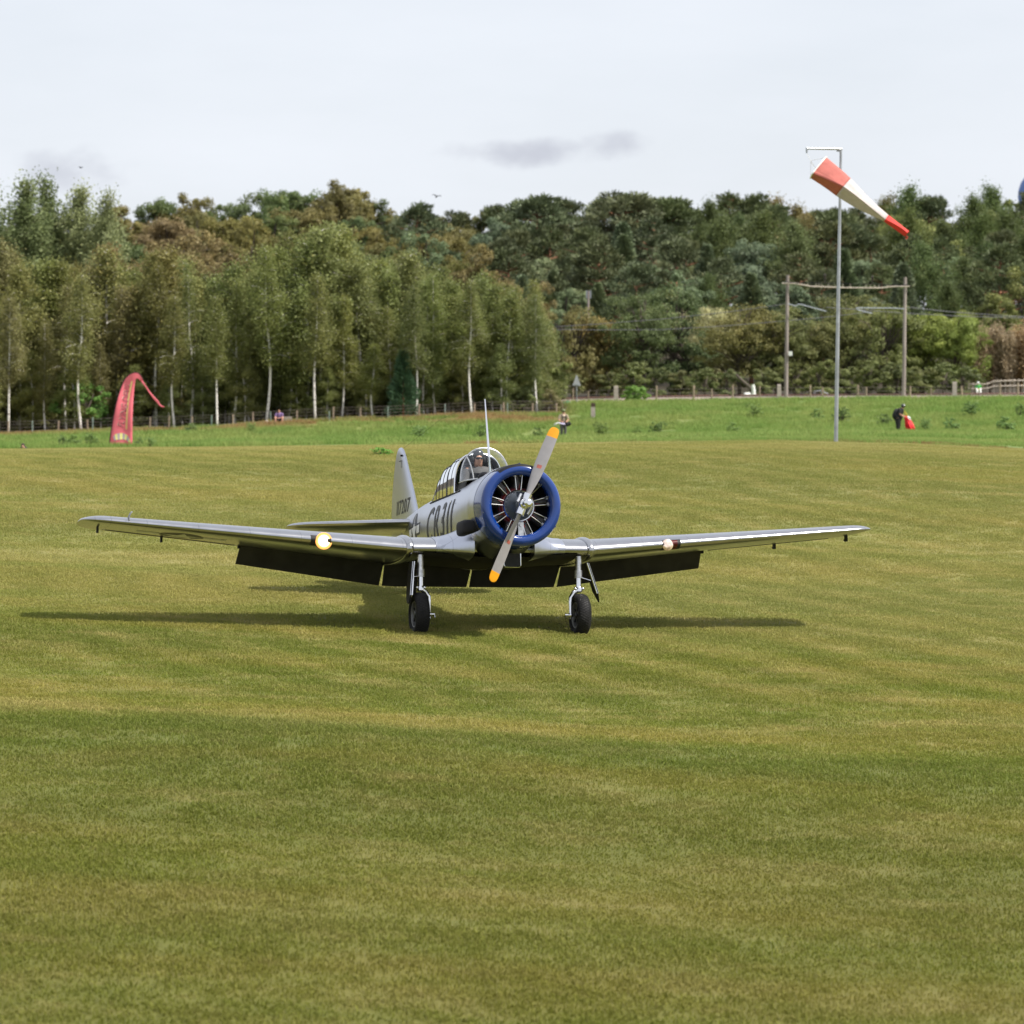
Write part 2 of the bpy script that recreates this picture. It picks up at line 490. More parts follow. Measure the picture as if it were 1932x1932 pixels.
def scatter(name, pts, coll, label, smin, smax):
    me = bpy.data.meshes.new(name); me.vertices.add(len(pts)); me.vertices.foreach_set('co', np.asarray(pts, np.float32).ravel()); me.update()
    pa = np.asarray(pts); e = .35       # lay every patch along the slope, turned at random
    nx = -(gz(pa[:, 0]+e, pa[:, 1]) - gz(pa[:, 0]-e, pa[:, 1]))/(2*e); ny = -(gz(pa[:, 0], pa[:, 1]+e) - gz(pa[:, 0], pa[:, 1]-e))/(2*e)
    psi = np.random.default_rng(len(pa)).uniform(0, 6.283, len(pa))
    tilt = np.stack([nx*np.sin(psi) - ny*np.cos(psi), nx*np.cos(psi) + ny*np.sin(psi), psi], 1)
    at = me.attributes.new('tilt', 'FLOAT_VECTOR', 'POINT'); at.data.foreach_set('vector', tilt.astype(np.float32).ravel())
    o = bpy.data.objects.new(name, me); COL.objects.link(o)
    tag(o, label, kind='stuff')
    ng = bpy.data.node_groups.new(name + '_scatter', 'GeometryNodeTree')
    ng.interface.new_socket('Geometry', in_out='INPUT', socket_type='NodeSocketGeometry')
    ng.interface.new_socket('Geometry', in_out='OUTPUT', socket_type='NodeSocketGeometry')
    N = ng.nodes.new; L = ng.links.new
    gi, go = N('NodeGroupInput'), N('NodeGroupOutput')
    ci = N('GeometryNodeCollectionInfo'); ci.inputs['Collection'].default_value = coll
    ci.inputs['Separate Children'].default_value = True; ci.inputs['Reset Children'].default_value = True
    ip = N('GeometryNodeInstanceOnPoints'); ip.inputs['Pick Instance'].default_value = True
    rv = N('GeometryNodeInputNamedAttribute'); rv.data_type = 'FLOAT_VECTOR'; rv.inputs['Name'].default_value = 'tilt'
    rs = N('FunctionNodeRandomValue'); rs.data_type = 'FLOAT'
    rs.inputs[2].default_value = smin; rs.inputs[3].default_value = smax
    L(gi.outputs[0], ip.inputs['Points']); L(ci.outputs[0], ip.inputs['Instance'])
    L(rv.outputs[0], ip.inputs['Rotation']); L(rs.outputs[1], ip.inputs['Scale'])
    L(ip.outputs[0], go.inputs[0])
    md = o.modifiers.new('scatter', 'NODES'); md.node_group = ng
    return o
rg = np.random.default_rng(77)
def field_points(y0, y1, step, margin):
    pts = []
    y = y0
    while y < y1:
        hw = y * 0.148 + margin
        n = int(2*hw/step)
        xx = np.linspace(-hw, hw, n) + rg.uniform(-.45, .45, n)*step
        yy = y + rg.uniform(-.45, .45, n)*step
        pts.append(np.stack([xx, yy, gz(xx, yy)], 1))
        y += step
    return np.concatenate(pts)
tp = np.concatenate([field_points(20.5, 70, 0.62, 2.5), field_points(70, 115.4, 0.72, 2.5)])
scatter('turf_grass', tp, GRASS_SRC, 'short mown grass of the airfield, green with straw streaks', 0.85, 1.35)
mpn = field_points(116.4, 160, 1.6, 5)
mpn = mpn[966 + FPX*mpn[:, 0]/mpn[:, 1] > 720]
scatter('meadow_grass', mpn, MEADOW_SRC, 'bright green meadow grass just behind the mown edge', 0.3, 0.5)
mpn = field_points(160, 268, 2.0, 5)
mpn = mpn[~((mpn[:, 0] < 3) & (mpn[:, 1] > 244))]
mpn = mpn[~((966 + FPX*mpn[:, 0]/mpn[:, 1] < 720) & (mpn[:, 1] < 196))]
scatter('meadow_grass', mpn, MEADOW_SRC, 'long bright green meadow grass in front of the wood and railway', 0.7, 1.15)
# ================================================================ airplane
def metal_mat(name, col, rough, wear=1.0, seams=True):
    m = bpy.data.materials.new(name); m.use_nodes = True
    nt = m.node_tree; b = nt.nodes['Principled BSDF']; N = nt.nodes.new; L = nt.links.new
    b.inputs['Base Color'].default_value = (*col, 1); b.inputs['Metallic'].default_value = 1.0
    b.inputs['Roughness'].default_value = rough
    tc = N('ShaderNodeTexCoord')
    nz = N('ShaderNodeTexNoise'); nz.inputs['Scale'].default_value = 2.2; nz.inputs['Detail'].default_value = 6; nz.inputs['Roughness'].default_value = 0.65
    L(tc.outputs['Object'], nz.inputs['Vector'])
    mr = N('ShaderNodeMapRange'); mr.inputs['To Min'].default_value = rough - 0.09*wear; mr.inputs['To Max'].default_value = rough + 0.11*wear
    L(nz.outputs['Fac'], mr.inputs['Value']); L(mr.outputs[0], b.inputs['Roughness'])
    m2 = N('ShaderNodeMixRGB'); m2.blend_type = 'MULTIPLY'; m2.inputs[1].default_value = (*col, 1); m2.inputs[0].default_value = 1
    m3 = N('ShaderNodeMapRange'); m3.inputs['To Min'].default_value = 1 - .18*wear; m3.inputs['To Max'].default_value = 1 + .1*wear
    L(nz.outputs['Fac'], m3.inputs['Value']); L(m3.outputs[0], m2.inputs[2])
    last = m2.outputs[0]
    if seams:
        sp = N('ShaderNodeSeparateXYZ'); L(tc.outputs['Object'], sp.inputs[0])
        def line(sock, period, width):
            a = N('ShaderNodeMath'); a.operation = 'PINGPONG'; a.inputs[1].default_value = period/2; L(sock, a.inputs[0])
            c = N('ShaderNodeMath'); c.operation = 'LESS_THAN'; c.inputs[1].default_value = width; L(a.outputs[0], c.inputs[0]); return c.outputs[0]
        l1 = line(sp.outputs['Y'], 0.78, 0.004); l2 = line(sp.outputs['X'], 0.92, 0.004)
        mx = N('ShaderNodeMath'); mx.operation = 'MAXIMUM'; L(l1, mx.inputs[0]); L(l2, mx.inputs[1])
        ml = N('ShaderNodeMath'); ml.operation = 'MULTIPLY'; ml.inputs[1].default_value = 0.32; L(mx.outputs[0], ml.inputs[0])
        m4 = N('ShaderNodeMixRGB'); m4.inputs[2].default_value = (0.12, 0.12, 0.13, 1)
        L(ml.outputs[0], m4.inputs[0]); L(last, m4.inputs[1]); last = m4.outputs[0]
    L(last, b.inputs['Base Color'])
    bp = N('ShaderNodeBump'); bp.inputs['Strength'].default_value = 0.028*wear; bp.inputs['Distance'].default_value = 0.02
    n5 = N('ShaderNodeTexNoise'); n5.inputs['Scale'].default_value = 3.5; n5.inputs['Detail'].default_value = 2
    L(tc.outputs['Object'], n5.inputs['Vector']); L(n5.outputs['Fac'], bp.inputs['Height']); L(bp.outputs[0], b.inputs['Normal'])
    return m
M_ALU = metal_mat('aluminium_skin', (0.47, 0.47, 0.49), 0.22)
M_FUS = metal_mat('silver_fuselage', (0.52, 0.54, 0.61), 0.29, .35)
M_CHROME = mat('bright_steel', (0.78, 0.78, 0.80), 0.16, 1.0)
M_STEEL = mat('brushed_steel', (0.55, 0.55, 0.56), 0.34, 1.0, noise=(20, 0.2))
M_BLUE = mat('cowl_blue_paint', (0.002, 0.031, 0.180), 0.17, 0.0, 0.5, noise=(6, 0.08), coat=0.5)
M_BLACKP = mat('flat_black_paint', (0.009, 0.009, 0.012), 0.6, spec=0.2, noise=(8, 0.3))
M_FLAP = mat('dark_flap', (0.042, 0.040, 0.034), 0.55, spec=0.3, noise=(3, 0.3))  # even dark tone for the flaps, darker than the wing skin
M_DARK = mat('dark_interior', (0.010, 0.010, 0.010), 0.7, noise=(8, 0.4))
M_MARK = mat('marking_black', (0.018, 0.018, 0.022), 0.5, noise=(10, 0.3))
M_MARKW = mat('marking_white', (0.72, 0.72, 0.72), 0.45, noise=(10, 0.06))
M_NAVY = mat('marking_navy', (0.012, 0.016, 0.04), 0.45, noise=(10, 0.2))
M_GREYP = mat('engine_grey_paint', (0.055, 0.065, 0.08), 0.35, noise=(15, 0.25))
M_CYL = mat('cylinder_fins', (0.13, 0.125, 0.12), 0.38, 0.7, noise=(20, 0.4))
M_REDP = mat('red_ignition_paint', (0.16, 0.014, 0.012), 0.4, noise=(15, 0.3))
M_BLADEG = mat('propeller_grey', (0.30, 0.285, 0.29), 0.38, 0.0, noise=(7, 0.08))
M_YELLOW = mat('propeller_tip_yellow', (0.80, 0.34, 0.01), 0.35, noise=(9, 0.08))
M_DECAL = mat('decal_red', (0.42, 0.12, 0.09), 0.4, noise=(20, 0.2))
M_GREEN = mat('cockpit_green', (0.045, 0.065, 0.025), 0.6, noise=(8, 0.3))
M_TREAD = None

def tyre_mat():
    m = mat('tyre_rubber', (0.011, 0.0105, 0.011), 0.6, spec=0.25, noise=(14, 0.45))
    nt = m.node_tree; b = nt.nodes['Principled BSDF']; N = nt.nodes.new; L = nt.links.new
    tc = N('ShaderNodeTexCoord'); sp = N('ShaderNodeSeparateXYZ'); L(tc.outputs['Object'], sp.inputs[0])
    at = N('ShaderNodeMath'); at.operation = 'ARCTAN2'; L(sp.outputs['X'], at.inputs[0]); L(sp.outputs['Z'], at.inputs[1])
    outs = []
    for sg in (1, -1):
        a = N('ShaderNodeMath'); a.operation = 'MULTIPLY'; a.inputs[1].default_value = 0.33; L(at.outputs[0], a.inputs[0])
        c = N('ShaderNodeMath'); c.operation = 'MULTIPLY_ADD'; c.inputs[1].default_value = 0.55*sg; L(sp.outputs['Y'], c.inputs[0]); L(a.outputs[0], c.inputs[2])
        d = N('ShaderNodeMath'); d.operation = 'PINGPONG'; d.inputs[1].default_value = 0.022; L(c.outputs[0], d.inputs[0])
        e = N('ShaderNodeMapRange'); e.inputs['From Max'].default_value = 0.006; L(d.outputs[0], e.inputs['Value']); outs.append(e.outputs[0])
    mn = N('ShaderNodeMath'); mn.operation = 'MINIMUM'; L(outs[0], mn.inputs[0]); L(outs[1], mn.inputs[1])
    bp = N('ShaderNodeBump'); bp.inputs['Strength'].default_value = 0.9; bp.inputs['Distance'].default_value = 0.012
    L(mn.outputs[0], bp.inputs['Height']); L(bp.outputs[0], b.inputs['Normal'])
    return m
M_TYRE = tyre_mat()
M_RIM = mat('wheel_rim_dark', (0.03, 0.03, 0.032), 0.4, 0.5, noise=(15, 0.3))
M_RIMEDGE = mat('wheel_rim_edge', (0.16, 0.16, 0.16), 0.45, 0.3)

def glass_mat(name, tint, refl):
    m = bpy.data.materials.new(name); m.use_nodes = True; nt = m.node_tree; nt.nodes.remove(nt.nodes['Principled BSDF'])
    N = nt.nodes.new; L = nt.links.new
    t = N('ShaderNodeBsdfTransparent'); t.inputs[0].default_value = (*tint, 1)
    g = N('ShaderNodeBsdfGlossy'); g.inputs['Roughness'].default_value = 0.06; g.inputs['Color'].default_value = (0.95, 0.97, 1, 1)
    fr = N('ShaderNodeFresnel'); fr.inputs['IOR'].default_value = 1.5
    a = N('ShaderNodeMath'); a.operation = 'MULTIPLY_ADD'; a.inputs[1].default_value = 1.0; a.inputs[2].default_value = refl; a.use_clamp = True
    L(fr.outputs[0], a.inputs[0])
    tc = N('ShaderNodeTexCoord'); nz = N('ShaderNodeTexNoise'); nz.inputs['Scale'].default_value = 4; L(tc.outputs['Object'], nz.inputs['Vector'])
    bp = N('ShaderNodeBump'); bp.inputs['Strength'].default_value = 0.08; L(nz.outputs['Fac'], bp.inputs['Height']); L(bp.outputs[0], g.inputs['Normal'])
    ms = N('ShaderNodeMixShader'); L(a.outputs[0], ms.inputs[0]); L(t.outputs[0], ms.inputs[1]); L(g.outputs[0], ms.inputs[2])
    L(ms.outputs[0], nt.nodes['Material Output'].inputs[0])
    return m
M_GLASS_W = glass_mat('windshield_glass', (0.88, 0.92, 0.90), -0.03)
M_GLASS_C = glass_mat('canopy_glass', (0.75, 0.8, 0.8), 0.72)

# ---- pose: yaw, pitch, roll and position of the thrust-line point over the wing leading edge
YAW, PITCH, ROLL = R(15.0), R(6.07), R(-1.16)
Rx = Matrix.Rotation(ROLL, 3, 'X'); Ry = Matrix.Rotation(-PITCH, 3, 'Y'); Rz = Matrix.Rotation(YAW, 3, 'Z')
Bm = Matrix(((0, 1, 0), (-1, 0, 0), (0, 0, 1)))
PLANE_M = Matrix.Translation((-0.17, 54.675, 2.103)) @ (Rz @ Bm @ Ry @ Rx).to_4x4()
plane = empty('airplane', label='silver single-engine trainer airplane with blue engine cowl rolling on the grass', cat='airplane')
plane.matrix_world = PLANE_M

# ---- fuselage
FST = [ # x, half width, top, bottom
 (0.62, .585, .585, -.60), (0.40, .60, .60, -.64), (0.0, .595, .60, -.74), (-.5, .58, .58, -.80), (-1.5, .56, .535, -.82), (-2.5, .52, .52, -.76),
 (-3.5, .445, .52, -.64), (-4.5, .34, .49, -.45), (-5.5, .215, .43, -.22), (-6.4, .10, .37, -.02), (-6.95, .045, .33, .08)]
_fx = np.array([f[0] for f in FST])[::-1]
def fus(x):
    return [float(np.interp(x, _fx, np.array([f[i] for f in FST])[::-1])) for i in (1, 2, 3)]
def fus_y(x, z):
    w, t, b = fus(x); zc, h = (t+b)/2, (t-b)/2
    q = min(abs((z-zc)/h), 0.999); n = 2.35
    return w * (1 - q**n) ** (1/n)
def fus_ring(x, n=48):
    w, t, b = fus(x); zc, h = (t+b)/2, (t-b)/2; out = []
    e = 2/2.35
    for k in range(n):
        a = 2*math.pi*k/n; c, s = math.cos(a), math.sin(a)
        out.append((x, w*math.copysign(abs(c)**e, c), zc + h*math.copysign(abs(s)**e, s)))
    return out
mb = MB(); xsf = np.concatenate([np.linspace(.62, -.5, 8), np.linspace(-.75, -6.95, 30)])
mb.loft([fus_ring(x) for x in xsf])
fuselage = mb.build('fuselage', M_FUS, plane)

# ---- engine cowl
mb = MB()
prof = []
for k in range(13):       # lip: from inside round to the outside
    a = math.pi*(1.0 - k/12.0)
    prof.append((1.17 + 0.085*math.sin(a), 0.545 + 0.085*math.cos(a)))
prof = [(1.02, .475)] + prof + [(1.05, .638), (.90, .643), (.80, .643)]
mb.lathe(prof, n=72)
cowl = mb.build('cowl_ring', M_BLUE, plane, sharp=60)
mb = MB(); mb.lathe([(.797, .646), (.6, .648), (.42, .640), (.36, .632), (.36, .612), (.55, .608)], n=72)
cowl2 = mb.build('cowl_skirt', M_FUS, plane, sharp=50)
mb = MB(); mb.lathe([(1.02, .473), (.98, .50), (.9, .60), (.70, .60), (.66, .02)], n=48)
mb.build('cowl_interior', M_DARK, plane)
# black anti-glare patch on the top of the cowl and deck
mb = MB()
rows = []
for x, r in [(1.17 + .086*math.sin(a), .545 + .086*math.cos(a)) for a in (1.05, .8, .55, .3, .1)] + [(1.05, .638), (.90, .643), (.80, .643)]:
    rows.append([(x, r*math.sin(t)*1.003, r*math.cos(t)*1.003) for t in np.linspace(-.62, .50, 19)])
mb.loft(rows, closed=False); mb.build('antiglare_panel', M_BLACKP, plane)
mb = MB(); rows = []
for x in np.linspace(.34, -.45, 8):
    rows.append([(x, yy, 0) for yy in np.linspace(-.24, .24, 11)])
    w, t, b = fus(x); zc, h = (t+b)/2, (t-b)/2; n_ = 2.35
    rows[-1] = [(x, yy, zc + h*(1-(abs(yy)/w)**n_)**(1/n_) + .004) for yy in np.linspace(-.24, .24, 11)]
mb.loft(rows, closed=False); mb.build('antiglare_panel', M_BLACKP, plane)
# seam collar and fasteners of the cowl
for k in range(3):
    a = R(90 + 120*k)
    mb = MB(); mb.box((1.0, .645*math.cos(a), .645*math.sin(a)), (.30, .012, .012), Matrix.Rotation(a - R(90), 3, 'X')); mb.build('cowl_latch', M_BLUE, plane)

# ---- engine
eng = empty('engine'); eng.parent = plane
mb = MB(); mb.lathe([(.80, .30), (.98, .29), (1.03, .235), (1.09, .222), (1.11, .20), (1.14, .15), (1.20, .12), (1.26, .10), (1.28, .05)], n=40, caps=(False, True))
mb.build('crankcase', M_GREYP, eng)
mb = MB(); mb.lathe([(1.045, .236), (1.075, .246), (1.09, .236), (1.085, .222)], n=48); mb.build('crankcase_ring', M_CHROME, eng)
mb = MB(); mb.lathe([(.95, .30), (1.03, .262), (1.035, .24)], n=36); mb.build('ignition_ring', M_REDP, eng)
bolt = None
for k in range(24):
    a = 2*math.pi*k/24
    if bolt is None:
        mb = MB(); mb.lathe([(0, .0085), (.014, .0085), (.016, .004)], n=6, caps=(True, True)); bolt = mb.build('bolt', M_CHROME, eng)
        o = bolt
    else:
        o = bolt.copy(); COL.objects.link(o)
    o.location = (1.083, .208*math.cos(a), .208*math.sin(a))
cyl0 = rod0 = None
for k in range(9):
    a = 2*math.pi*k/9
    rot = Matrix.Rotation(a, 4, 'X')
    if cyl0 is None:
        mb = MB(); prof = [(.22, .07)]
        for i in range(15):
            z = .25 + i*.018; prof += [(z, .07), (z+.003, .092), (z+.008, .092), (z+.011, .07)]
        prof += [(.53, .10), (.56, .105), (.585, .07)]
        mb.lathe(prof, c=(.92, 0, 0), axis='z', n=14, caps=(True, True)); cyl0 = mb.build('cylinder', M_CYL, eng, sharp=30)
        mb = MB(); mb.box((1.0, .05, .50), (.07, .05, .10)); mb.box((1.0, -.05, .50), (.07, .05, .10)); rb0 = mb.build('rocker_box', M_STEEL, cyl0)
        mb = MB(); mb.tube([(1.03, .012, .265), (1.04, .03, .34)], .011, 6); pl0 = mb.build('spark_lead', M_REDP, cyl0)
        rods = []
        for s in (-1, 1):
            mb = MB(); mb.tube([(1.06, s*.035, .238), (1.075, s*.062, .50)], [.0075, .0065], 8); rods.append(mb.build('pushrod_tube', M_CHROME, cyl0))
        c = cyl0
    else:
        c = copy_tree(cyl0, eng)
    c.rotation_euler = (a, 0, 0)
mb = MB(); mb.box((1.02, .03, -.36), (.10, .085, .22)); mb.tube([(1.10, .03, -.29), (1.06, .03, -.29)], .028, 12)
mb.build('oil_sump', M_STEEL, eng)

# ---- propeller
prop = empty('propeller'); prop.parent = plane
prop.location = (1.36, 0, 0); prop.rotation_euler = (R(-23.5), 0, 0)
mb = MB(); mb.lathe([(-.10, .07), (-.06, .085), (.06, .085), (.09, .07), (.10, .058), (.205, .058), (.215, .066), (.27, .066), (.29, .05), (.295, .035), (.31, .033), (.31, .001)], n=28)
mb.tube([(0, 0, -.17), (0, 0, .17)], [.075, .075], 16)
mb.build('hub', M_CHROME, prop, sharp=35)
for q in (-1, 1):
    mb = MB(); mb.tube([(.03, q*.11, -q*.12), (.06, q*.12, q*.02)], .022, 10); mb.build('counterweight', M_STEEL, prop)
def blade_ring(r, chord, thick, tw):
    out = []
    for k in range(16):
        t = 2*math.pi*k/16; c = chord/2*math.cos(t); d = thick/2*math.sin(t)*(1 - .35*math.cos(t)**2)
        if math.sin(t) > 0: d *= .6
        ca, sa = math.cos(tw), math.sin(tw)
        out.append((d*ca + c*sa, c*ca - d*sa, r))
    return out
PR = 1.285
BST = [(.10, .09, .09), (.16, .092, .085), (.24, .12, .065), (.36, .165, .046), (.52, .195, .036), (.70, .20, .028), (.86, .195, .022), (1.0, .188, .017), (1.125, .176, .013)]
TST = [(1.125, .176, .013), (1.20, .166, .012), (1.245, .142, .010), (1.273, .10, .008), (PR, .03, .005)]
def tw(r): return R(58 - 36*min(1, r/PR))
mb = MB(); mb.loft([blade_ring(r, c, t, tw(r)) for r, c, t in BST], caps=(True, False)); bl = mb.build('blade', M_BLADEG, prop)
mb = MB(); mb.loft([blade_ring(r, c, t, tw(r)) for r, c, t in TST], caps=(False, True)); mb.build('blade_tip', M_YELLOW, bl)
mb = MB(); mb.loft([[Vector(p)*1.0 for p in blade_ring(r, c*.72, t*1.0+.006, tw(r))] for r, c, t in ((.60, .198, .033), (.655, .199, .031))]); mb.build('decal', M_DECAL, bl)
b2 = copy_tree(bl, prop); b2.rotation_euler = (math.pi, 0, 0)

# ---- wings
def naca(n=26, t=.15, m=.022, p=.3, x_end=1.0, x_start=0.0):
    xs_ = [0.5*(1 - math.cos(math.pi*i/n)) for i in range(n+1)]
    xs_ = [x for x in xs_ if x <= x_end] + ([x_end] if x_end < 1 else [])
    def cam_(x): return m/p**2*(2*p*x - x*x) if x < p else m/(1-p)**2*((1-2*p) + 2*p*x - x*x)
    def th(x): return 5*t*(.2969*math.sqrt(x) - .126*x - .3516*x*x + .2843*x**3 - .1026*x**4)
    up = [(x, cam_(x) + th(x)) for x in xs_ if x >= x_start]; lo = [(x, cam_(x) - th(x)) for x in xs_ if x >= x_start]
    return up[::-1] + (lo[1:] if x_start == 0 else lo)
INC = R(2.0)
def wing_par(y):
    """leading edge x, z, chord, thickness ratio at span station |y|"""
    y = abs(y)
    if y <= 1.45: return 0.0, -.585, 2.30, .155
    t = (y - 1.45) / (6.0 - 1.45)
    if y <= 6.0: return -.52*t, -.585 + math.tan(R(5.1))*(y-1.45), 2.26 - .93*t, .155 - .04*t
    s = min((y - 6.0) / .42, .999); e = math.sqrt(1 - s*s)
    ch = 1.33 * (0.32 + .68*e); 
    return -.52 - (1.33 - ch)*.42, -.585 + math.tan(R(5.1))*(y-1.45) + .0*s, ch, .115*(.25 + .75*e)
def wpt(y, xc, zc):
    xl, zl, c, t = wing_par(y)
    return (xl - xc*c*math.cos(INC) + zc*c*math.sin(INC)*0, y, zl + zc*c - xc*c*math.sin(INC))
def wsec(y, **kw):
    t = wing_par(y)[3]
    return [wpt(y, a, b) for a, b in naca(t=t, **kw)]
def wsurf(y, xc, lower=True, off=0.0):
    t = wing_par(y)[3]; m, p = .022, .3
    cm = m/p**2*(2*p*xc - xc*xc) if xc < p else m/(1-p)**2*((1-2*p) + 2*p*xc - xc*xc)
    th = 5*t*(.2969*math.sqrt(max(xc, 0)) - .126*xc - .3516*xc*xc + .2843*xc**3 - .1026*xc**4)
    a = Vector(wpt(y, xc, cm - th if lower else cm + th)); a.z += -off if lower else off
    return a
mb = MB(); mb.loft([wsec(y) for y in np.linspace(-1.45, 1.45, 13)])
mb.build('wing_center_section', M_ALU, plane, sharp=50)
for s in (-1, 1):
    w = empty('wing'); w.parent = plane
    mb = MB()
    mb.loft([wsec(s*y) for y in np.linspace(1.46, 3.84, 9)])
    mb.loft([wsec(s*y, x_end=.77) for y in np.linspace(3.84, 6.0, 8)])
    mb.build('wing_panel', M_ALU, w, sharp=50)
    mb = MB(); mb.loft([wsec(s*y) for y in (6.003, 6.08, 6.16, 6.24, 6.31, 6.36, 6.395, 6.412, 6.4195)]); mb.build('wing_tip', M_ALU, w, sharp=60)
    mb = MB(); mb.loft([wsec(s*y, x_start=.785) for y in np.linspace(3.87, 5.98, 7)]); mb.build('aileron', M_ALU, w, sharp=30)
    # rounded strip covering the wing joint
    mb = MB(); rings = []
    for k in range(9):
        a = math.pi*k/8; dy = -.055*math.cos(a); ex = .006 + .030*math.sin(a)
        sec = []; pts = wsec(s*(1.45)); c0 = Vector(wpt(s*1.45, .42, .02))
        n_ = len(pts)
        for i, p_ in enumerate(pts):
            a_ = Vector(pts[max(i-1, 0)]); b_ = Vector(pts[min(i+1, n_-1)]); tg = (b_-a_); nrm = Vector((-tg.z, 0, tg.x)).normalized()
            if nrm.dot(Vector(p_) - c0) < 0: nrm = -nrm
            sec.append(Vector(p_) + nrm*ex + Vector((0, s*dy, 0)))
        rings.append(sec)
    mb.loft(rings); mb.build('joint_fairing', M_ALU, plane, sharp=60)
    # split flaps
    def flap(y0, y1, nm, par, y0b=None, y1b=None):
        mb = MB(); rows = []
        y0b = y0 if y0b is None else y0b; y1b = y1 if y1b is None else y1b
        for q in range(7):
            f = q/6
            for_row = []
            ya = y0 + (y1-y0)*f; yb = y0b + (y1b-y0b)*f
            h = wsurf(ya, .79, True, .004); L_ = wing_par(ya)[2]*.205
            d = R(47)
            e = Vector((h.x - L_*math.cos(d), yb, h.z - L_*math.sin(d)))
            n2 = Vector((-math.sin(d), 0, math.cos(d)))*.016
            rows.append([h, e, e + n2*.6, h + n2])
        mb.loft(rows); return mb.build(nm, M_FLAP, par, sharp=30)
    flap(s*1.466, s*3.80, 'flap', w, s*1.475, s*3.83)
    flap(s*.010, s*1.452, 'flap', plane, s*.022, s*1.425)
    # landing light window in the leading edge
    y0 = s*2.82; hw = .155
    ll = empty('landing_light'); ll.parent = w
    def le_patch(ya, yb, f0, f1, off, nu=9, nv=13):
        rows = []
        for i in range(nu):
            yy = ya + (yb-ya)*i/(nu-1); row = []
            for j in range(nv):
                q = f0 + (f1-f0)*j/(nv-1); lo = q < 0; xc = q*q
                a = wsurf(yy, xc, lo, 0); xl, zl, c, t = wing_par(yy)
                ctr = Vector(wpt(yy, .06, 0)); n_ = (a - ctr); n_.y = 0; n_.normalize()
                row.append(a + n_*off)
            rows.append(row)
        return rows
    mb = MB(); mb.loft(le_patch(y0-hw, y0+hw, -.26, .15, .003), closed=False); mb.build('lamp_recess', M_DARK, ll)
    c_ = wsurf(y0, .004, True); yl = y0 + (.045 if s < 0 else -.07)
    c_ = Vector((wing_par(yl)[0] - .004, yl, wing_par(yl)[1] - .012))
    if s < 0:
        M_LAMP = mat('landing_lamp_lit', (1, .8, .5), .3, emit=((1.0, .80, .48), 60.0))
        mb = MB(); mb.lathe([(.0, .056), (.012, .05), (.02, .03), (.022, .001)], c=c_, n=24, caps=(True, False)); mb.build('bulb', M_LAMP, ll)
        mb = MB(); mb.lathe([(-.004, .095), (.005, .094), (.007, .057), (-.006, .056)], c=c_, n=24); mb.build('reflector', mat('reflector_glow', (.9, .62, .3), .2, 1.0, emit=((1.0, .58, .20), 4.0)), ll)  # bulb's light on the reflector put in as emission
        mb = MB(); mb.lathe([(-.02, .132), (.003, .128), (.005, .096), (-.006, .095)], c=c_, n=24); mb.build('reflector_rim', mat('reflector_rim_glow', (.8, .42, .15), .25, 1.0, emit=((1.0, .38, .08), 1.0)), ll)  # wider orange lamp glow, also put in as emission
    else:
        M_LENS = mat('lens_warm', (.82, .66, .56), .10, .7, noise=(18, .6), emit=((1.0, .5, .3), .05))
        M_LENSR = mat('lens_red', (.10, .006, .006), .1, 0, noise=(14, .4))
        mb = MB(); mb.lathe([(.0, .092), (.010, .08), (.016, .045), (.018, .001)], c=c_, n=24, caps=(True, False)); mb.build('bulb', M_LENS, ll)
        mb = MB(); mb.loft(le_patch(y0-.01, y0+.10, -.24, .12, .006), closed=False); mb.build('lamp_housing', M_LENSR, ll)
    # underwing details
    for yy in (5.05, 6.12):
        p_ = wsurf(s*yy, .82 if yy < 6 else .5, True)
        mb = MB(); mb.box(p_ + Vector((0, 0, -.045)), (.10, .025, .09)); mb.tube([p_ + Vector((.0, 0, -.08)), p_ + Vector((-.10, 0, -.06))], .012, 6); mb.build('aileron_weight', M_BLACKP, w)
    p_ = wsurf(s*3.82, .80, True); mb = MB(); mb.box(p_ + Vector((0, 0, -.02)), (.08, .03, .05)); mb.build('flap_bracket', M_BLACKP, w)
    mb = MB()   # hinge rail under the panel
    mb.tube([wsurf(s*y, .775, True, .003) for y in np.linspace(3.9, 5.95, 8)], .006, 6); mb.build('aileron_hinge', M_DARK, w)
    if s < 0:
        p_ = wsurf(s*5.72, .06, False); tip_ = p_ + Vector((.16, 0, .085))
        mb = MB(); mb.tube([wsurf(s*5.72, .12, False), p_ + Vector((.02, 0, .06)), tip_], [.016, .013, .011], 8); mb.tube([tip_, tip_ + Vector((.09, 0, 0))], .012, 8)
        mb.build('pitot_tube', M_STEEL, w)
        # star and bar under the wing
        def under(px_, py_, off): # local metres -> wing underside, px_ along span, py_ along chord
            yy = -4.85 + px_; xl, zl, c, t = wing_par(yy)
            return wsurf(yy, min(max((.62 - py_)/c, .02), .98), True, off)
        ST = empty('insignia'); ST.parent = w
        def poly(pts, off, nm, mt):
            c0 = (sum(p[0] for p in pts)/len(pts), sum(p[1] for p in pts)/len(pts))
            mb = MB(); ring = [under(p[0], p[1], off) for p in pts]; mid = [under((p[0]+c0[0])/2, (p[1]+c0[1])/2, off) for p in pts]; ctr = under(c0[0], c0[1], off)
            n_ = len(pts); vs = ring + mid + [ctr]; fs = []
            for i in range(n_):
                j = (i+1) % n_; fs += [(i, j, n_+j, n_+i), (n_+i, n_+j, 2*n_)]
            mb.add(vs, fs); return mb.build(nm, mt, ST)
        poly([(.34*math.cos(2*math.pi*k/28), .34*math.sin(2*math.pi*k/28)) for k in range(28)], .003, 'roundel', M_NAVY)
